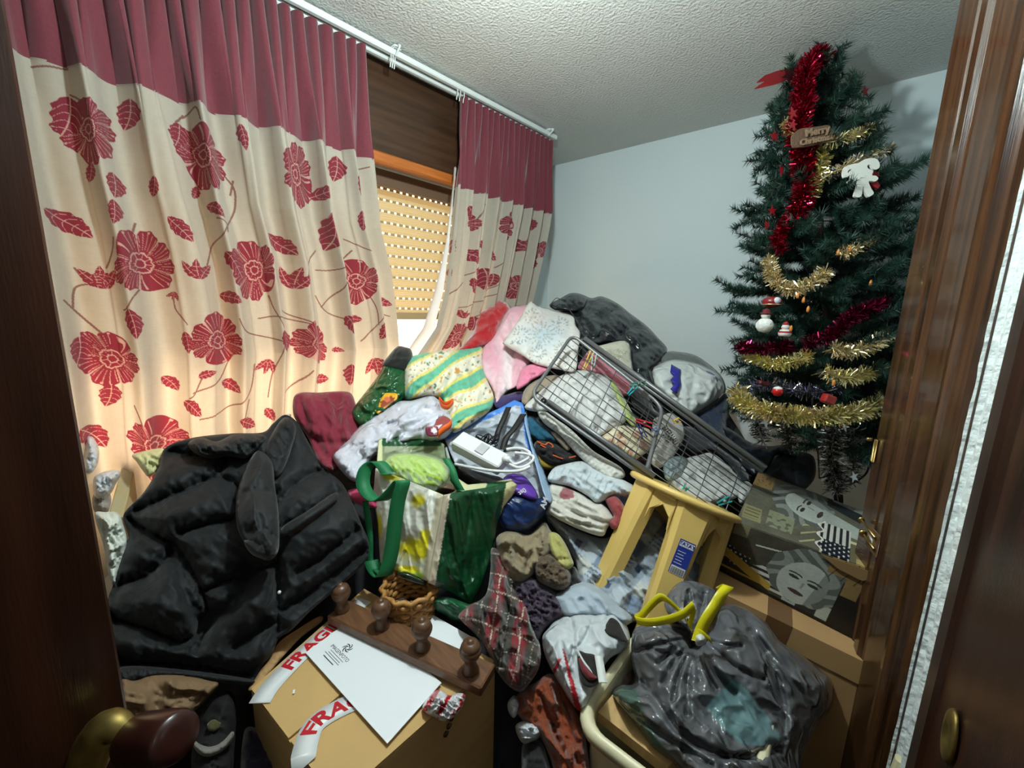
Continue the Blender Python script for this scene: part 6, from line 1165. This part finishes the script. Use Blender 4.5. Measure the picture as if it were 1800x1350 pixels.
tinsel('wine purple tinsel in the middle right of the tree', px3([(1412,606,1.20),(1440,598,1.17),(1466,586,1.16),(1490,562,1.17),(1520,546,1.20),(1552,534,1.26)]), .025, 2800, FO['wine'], wd=.0018)
tinsel('wine purple tinsel on the low left side of the tree', px3([(1300,610,1.38),(1320,612,1.30),(1345,614,1.25),(1372,612,1.22),(1388,608,1.24)]), .024, 3000, FO['wine'], wd=.0018)
tinsel('gold tinsel swag under the wine purple tinsel at left', px3([(1312,624,1.36),(1340,634,1.26),(1368,640,1.21),(1400,634,1.18),(1424,624,1.20)]), .025, 2400, FO['lime'], FO['gold'])
tinsel('gold tinsel swag on the low right side of the tree', px3([(1462,612,1.15),(1490,618,1.15),(1520,612,1.17),(1544,600,1.22),(1560,588,1.3)]), .026, 2400, FO['gold'])
ring = []
for a in np.linspace(-.2, PI + .2, 15): ring.append((1430 + 134 * math.cos(PI - a), 690 + 42 * math.sin(a), 1.36 - .22 * math.sin(max(0, min(PI, a)))))
tinsel('broad gold and silver tinsel ring round the bottom of the tree', px3(ring), .032, 3000, FO['gold'], FO['lime'], wd=.0022)
tinsel('violet silver tinsel inside the lower ring at left', px3([(1298,700,1.36),(1320,682,1.38),(1350,676,1.36),(1390,684,1.30),(1430,690,1.27),(1470,684,1.27)]), .028, 1800, FO['violet'], FO['silver'])
tinsel('small gold tinsel above the lower ring at right', px3([(1448,652,1.15),(1470,662,1.14),(1490,664,1.15),(1526,656,1.19),(1545,648,1.24)]), .026, 2200, FO['gold'], FO['lime'])
tinsel('silver tinsel tail hanging at the left below the ring', px3([(1330,728,1.32),(1334,745,1.32),(1338,760,1.33),(1340,778,1.34)]), .032, 2600, FO['silver'], FO['dark'])
tinsel('black tinsel tail hanging second from left below the ring', px3([(1382,735,1.27),(1384,755,1.28),(1386,772,1.29),(1388,784,1.3)]), .028, 2600, FO['dark'])
tinsel('long dark silver tinsel tail reaching down to the picture box', px3([(1468,740,1.20),(1464,770,1.21),(1462,800,1.22),(1466,830,1.23),(1470,862,1.25)]), .036, 3200, FO['dark'], FO['silver'], wd=.0018)
tinsel('thin dark tinsel tail right of the long one', px3([(1500,752,1.24),(1502,785,1.26),(1500,820,1.28),(1496,850,1.30)]), .028, 1500, FO['dark'], FO['silver'])
# ornaments
cc = thing('candy_cane_ornament', at(1515, 312, 1.18), 'flat white wooden ornament of two crossed candy canes with bow', 'ornament')
o0 = at(1515, 310, 1.185); ex, ey, ez = ROT[:, 0], -ROT[:, 1], -ROT[:, 2]; sp = 1.185 / FPX
def pp(L): return [((x - 1515) * sp, -(y - 310) * sp) for x, y in L]
CW = mat('white painted wood', (.72, .72, .66), .6)
MB().prism(pp(spline([(1484,312),(1482,302),(1486,293),(1500,288),(1508,287),(1518,281),(1530,278),(1540,279),(1546,286),(1546,294),(1540,298),(1534,296),(1530,290),(1525,290),(1526,296),(1535,300),(1533,308),(1540,309),(1544,314),(1538,319),(1530,318),(1527,320),(1532,332),(1536,340),(1526,346),(1520,336),(1517,328),(1514,345),(1502,345),(1505,332),(1508,318),(1506,312),(1501,322),(1490,320),(1497,312),(1492,304),(1497,298),(1494,297),(1490,303),(1493,308)], 3, True)), o0, ex, ey, -ez * .006).build('plate', CW, cc, smooth=False)
RD = mat('red felt', srgb(150,24,34), .7)
MB().prism(pp([(1522,290),(1552,296),(1552,306),(1538,304),(1524,300)]), o0 - ez * .012, ex, ey, -ez * .006).prism(pp([(1536,318),(1546,312),(1554,322),(1550,328),(1542,324)]), o0 - ez * .012, ex, ey, -ez * .006).build('red_bow', RD, cc, smooth=False)
fl_ = thing('poinsettia', at(1370, 138, 1.36), 'red velvet poinsettia sticking out left of the tree top', 'flower')
def leafm(name, L, d0, m, par):
    P = px3([(x, y, d) for x, y, d in L]); n = len(P); V = np.concatenate([P, P + np.array([0, 0, .0025])]); F = [tuple(range(n)), tuple(range(n, 2 * n))[::-1]] + [(i, (i + 1) % n, n + (i + 1) % n, n + i) for i in range(n)]; return mk(name, V, F, m, par, smooth=False)
RV = mat('red velvet', srgb(150,22,28), .8)
leafm('petal', [(1326,157,1.30),(1342,146,1.31),(1358,134,1.33),(1374,128,1.35),(1388,124,1.36),(1392,134,1.36),(1376,144,1.34),(1358,150,1.32)], 0, RV, fl_)
leafm('petal', [(1330,146,1.33),(1344,134,1.34),(1366,126,1.36),(1384,122,1.37),(1384,130,1.37),(1360,140,1.35)], 0, RV, fl_)
leafm('petal', [(1404,116,1.30),(1420,100,1.31),(1434,88,1.32),(1432,98,1.32),(1446,94,1.32),(1458,88,1.33),(1454,100,1.33),(1460,108,1.33),(1446,116,1.31),(1424,124,1.3)], 0, mat('dark red velvet', srgb(96,14,24), .7), fl_)
def star5(name, x, y, d, r, m, label, tilt=0.0, sq=.8, cat='star ornament', group='small star ornaments on the tree'):
    o = at(x, y, d); s = d / FPX; L = []
    for k in range(10):
        a = PI / 2 + k * PI / 5 + tilt; q = r * (1 if k % 2 == 0 else .40); L.append((q * s * math.cos(a) * sq, q * s * math.sin(a)))
    b = MB().prism(L, o, ex, ey, ez * .003); return b.build(name, m, smooth=False, label=label, cat=cat, group=group)
RS_ = mat('red glitter star', srgb(150,30,38), .35, metal=.4)
star5('star_ornament', 1361, 240, 1.33, 11, RS_, 'small red star at the left edge of the tree, beside the plaque')
star5('star_ornament', 1520, 162, 1.40, 12, RS_, 'small red star on a twig at the upper right of the tree', .2, .6)
star5('star_ornament', 1373, 300, 1.32, 11, RS_, 'small red star left of the red tinsel, below the plaque', .5, .5)
star5('star_ornament', 1357, 371, 1.33, 10, RS_, 'small red star at the left tip halfway up the tree')
star5('star_ornament', 1347, 396, 1.34, 9, RS_, 'lowest small red star on the left tips', .4, .6)
star5('star_ornament', 1386, 132, 1.33, 16, mat('dark star', srgb(60,10,16), .4, metal=.4), 'dark red star hanging below the poinsettia', 3.14)
star5('star_ornament', 1393, 200, 1.21, 12, RS_, 'bright red star caught in the red tinsel', .3)
star5('star_ornament', 1393, 220, 1.21, 10, RS_, 'second bright red star low in the red tinsel', -.2)
SVS = mat('white foil star', (.72,.72,.78), .25, metal=.5)
star5('star_ornament', 1346, 741, 1.26, 13, SVS, 'white foil star on the left tinsel tail', .6, .9)
star5('star_ornament', 1500, 838, 1.22, 11, SVS, 'pale foil star low beside the long tinsel tail', .3)
star5('star_ornament', 1484, 750, 1.18, 10, SVS, 'pale foil star just under the ring at right', .9)
plq = thing('wooden_plaque', at(1430, 242, 1.19), 'small brown wooden plaque with raised lettering across the red tinsel', 'plaque'); PW = mat('carved brown wood', srgb(98,72,54), .7, bump=.8, bscale=160)
o0p = at(1432, 240, 1.20); spq = 1.20 / FPX
def pq(L): return [((x - 1432) * spq, -(y - 240) * spq) for x, y in L]
MB().prism(pq(spline([(1392,240),(1398,232),(1408,226),(1424,224),(1440,222),(1456,220),(1462,228),(1474,232),(1480,236),(1470,244),(1456,248),(1440,252),(1424,256),(1408,258),(1394,258)], 3, True)), o0p, ex, ey, -ez * .005).build('board', PW, plq, smooth=False)
LW_ = mat('pale carved relief', srgb(134,108,84), .7)
for wd_, (px_, py_), sz in (('Merry', (1436, 231), .030), ('Christmas', (1434, 246), .024)):
    Vt, Ft = text_mesh(wd_, sz, 1.0, extrude=.0015, bold=.0010, shear=.15); rt_ = ex * math.cos(.20) + ey * math.sin(.20); ut_ = -ex * math.sin(.20) + ey * math.cos(.20)
    mk('lettering', at(px_, py_, 1.196) + Vt[:, :1] * rt_ + Vt[:, 1:2] * ut_ + Vt[:, 2:] * ez, Ft, LW_, plq, smooth=False)
sn = thing('snowman_ornament', at(1346, 575, 1.22), 'fluffy white snowman ornament with a dark red hat', 'ornament'); cS_ = at(1344, 572, 1.225)
MB().lathe([(.001,-.022),(.016,-.018),(.023,-.006),(.024,.004),(.019,.014),(.012,.020),(.001,.022)], cS_, (0, 0, 1), 18).build('body', cmat('white fluff', (.70,.72,.68), bump=1.0, bscale=140, sheen=.6), sn)
hd = cS_ + np.array([0, 0, .030]); MB().lathe([(.001,-.013),(.010,-.010),(.0135,0),(.011,.008),(.001,.012)], hd, (0, 0, 1), 16).build('head', mat('white clay', (.68,.66,.62), .6), sn)
MB().lathe([(.016,.004),(.017,.007),(.011,.010),(.010,.018),(.001,.021)], hd, (0, 0, 1), 16).build('hat', mat('dark red felt', srgb(90,18,24), .8), sn)
for s in (-1, 1): MB().lathe([(.0012,0),(.0012,.0018),(.0001,.002)], hd + ex * .0045 * s + ez * .0128 + ey * .001, ez, 8).build('eye', mat('black dot', (.01,.01,.01), .4), sn)
MB().tube([hd + ex * x_ + ez * .0128 + ey * (-.0055 + x_ * x_ * 40) for x_ in (-.005, -.0025, 0, .0025, .005)], .0006, 5).build('mouth', mat('brown line', (.05,.02,.02), .5), sn)
sl = thing('lantern_ornament', at(1357, 535, 1.22), 'round dark red ornament with white motif above the snowman', 'ornament'); cL = at(1357, 531, 1.225)
MB().lathe([(.010,-.017),(.020,-.014),(.026,-.008),(.027,.004),(.021,.012),(.010,.016),(.001,.017)], cL, (0, 0, 1), 20).build('body', mat('dark red lacquer', srgb(120,22,26), .35), sl)
MB().lathe([(.010,-.002),(.0095,.001),(.001,.002)], cL + ez * .026, ez, 12).build('white_motif', mat('white enamel dot', (.66,.68,.72), .4), sl)
MB().lathe([(.0275,-.009),(.0278,-.006)], cL, (0, 0, 1), 20).build('gold_band', FO['gold'], sl)
fg = thing('figure_ornament', at(1380, 585, 1.20), 'little white and red clay figure right of the snowman', 'ornament'); cF = at(1380, 582, 1.205)
MB().lathe([(.014,-.016),(.017,-.012),(.018,-.006),(.013,.004),(.001,.008)], cF, (0, 0, 1), 16).build('body', mat('white clay figure', (.62,.56,.54), .5), fg)
MB().lathe([(.0175,-.006),(.0182,-.003),(.0165,.0)], cF, (0, 0, 1), 16).build('red_sash', RD, fg)
MB().lathe([(.001,-.010),(.009,-.007),(.0115,0),(.008,.008),(.001,.011)], cF + np.array([0, 0, .012]), (0, 0, 1), 14).build('head', mat('white clay head', (.62,.58,.55), .5), fg)
MB().lathe([(.0095,.006),(.006,.012),(.001,.016)], cF + np.array([0, 0, .013]), (0, 0, 1), 14).build('hat', RD, fg)
sb_ = thing('bauble', at(1366, 690, 1.20), 'small red and white bauble on the lower gold ring', 'bauble'); cB_ = at(1367, 688, 1.19)
MB().lathe([(.001,-.015),(.010,-.012),(.0155,-.002),(.013,.008),(.001,.014)], cB_, (0, 0, 1), 16).build('ball', mat('red gloss', srgb(190,24,28), .25), sb_); MB().lathe([(.0135,.007),(.010,.012),(.001,.0155)], cB_, (0, 0, 1), 14).build('white_cap', mat('white cap', (.7,.7,.7), .5), sb_)
MB().box(at(1456, 702, 1.13), (.034, .022, .026), frame3((.2, .3, 1), ex), bev=.004).build('gift_ornament', mat('red foil gift', srgb(150,30,26), .35, vary=.3, vscale=80), smooth=False, label='tiny red gift box ornament on the lower gold ring', cat='ornament')
MB().box(at(1342, 674, 1.30), (.036, .02, .014), frame3((.1, .3, 1), ex), bev=.004).build('gift_ornament', mat('dark red gift', srgb(84,18,22), .5), smooth=False, label='tiny dark red gift tucked behind the ring at left', cat='ornament')
AMB = mat('amber bulb', srgb(224,150,70), .25, transl=.3); b = MB()
for i, (x, y, d) in enumerate([(1473,446,1.18),(1493,440,1.19),(1420,546,1.17),(1402,522,1.18),(1412,530,1.18),(1390,580,1.18),(1530,500,1.2),(1465,676,1.12)]):
    p = at(x, y, d); o = MB().lathe([(.003,-.004),(.004,0),(.0042,.006),(.0025,.012),(.0004,.014)], p, (0, .1, 1), 10).build('fairy_bulb', AMB, label=['amber fairy bulb at the right end of the short gold tinsel','fairy bulb just right of its neighbour on the short gold tinsel','amber bulb deep in the branches right of the snowman','pinkish bulb under the gold tinsel loop','bulb directly beside the pinkish bulb under the gold loop','bulb right of the little clay figure','bulb at the right edge above the wine tinsel','bulb above the broad ring in the middle'][i], cat='fairy light', group='fairy lights on the tree')
MB().tube(spline(px3([(1428,700,1.12),(1428,740,1.16),(1434,770,1.2),(1438,800,1.24),(1440,840,1.28)]), 6), .0022, 5).build('light_cable', BS, label='thin dark cable hanging from the tree to the black bag', cat='cable')
MB().tube(spline(px3([(1534,760,1.38),(1530,800,1.36),(1524,830,1.33),(1505,846,1.3),(1492,852,1.28)]), 6), .003, 5).build('light_cable', BS, label='black cable curling beside the brass plate of the door frame', cat='cable')
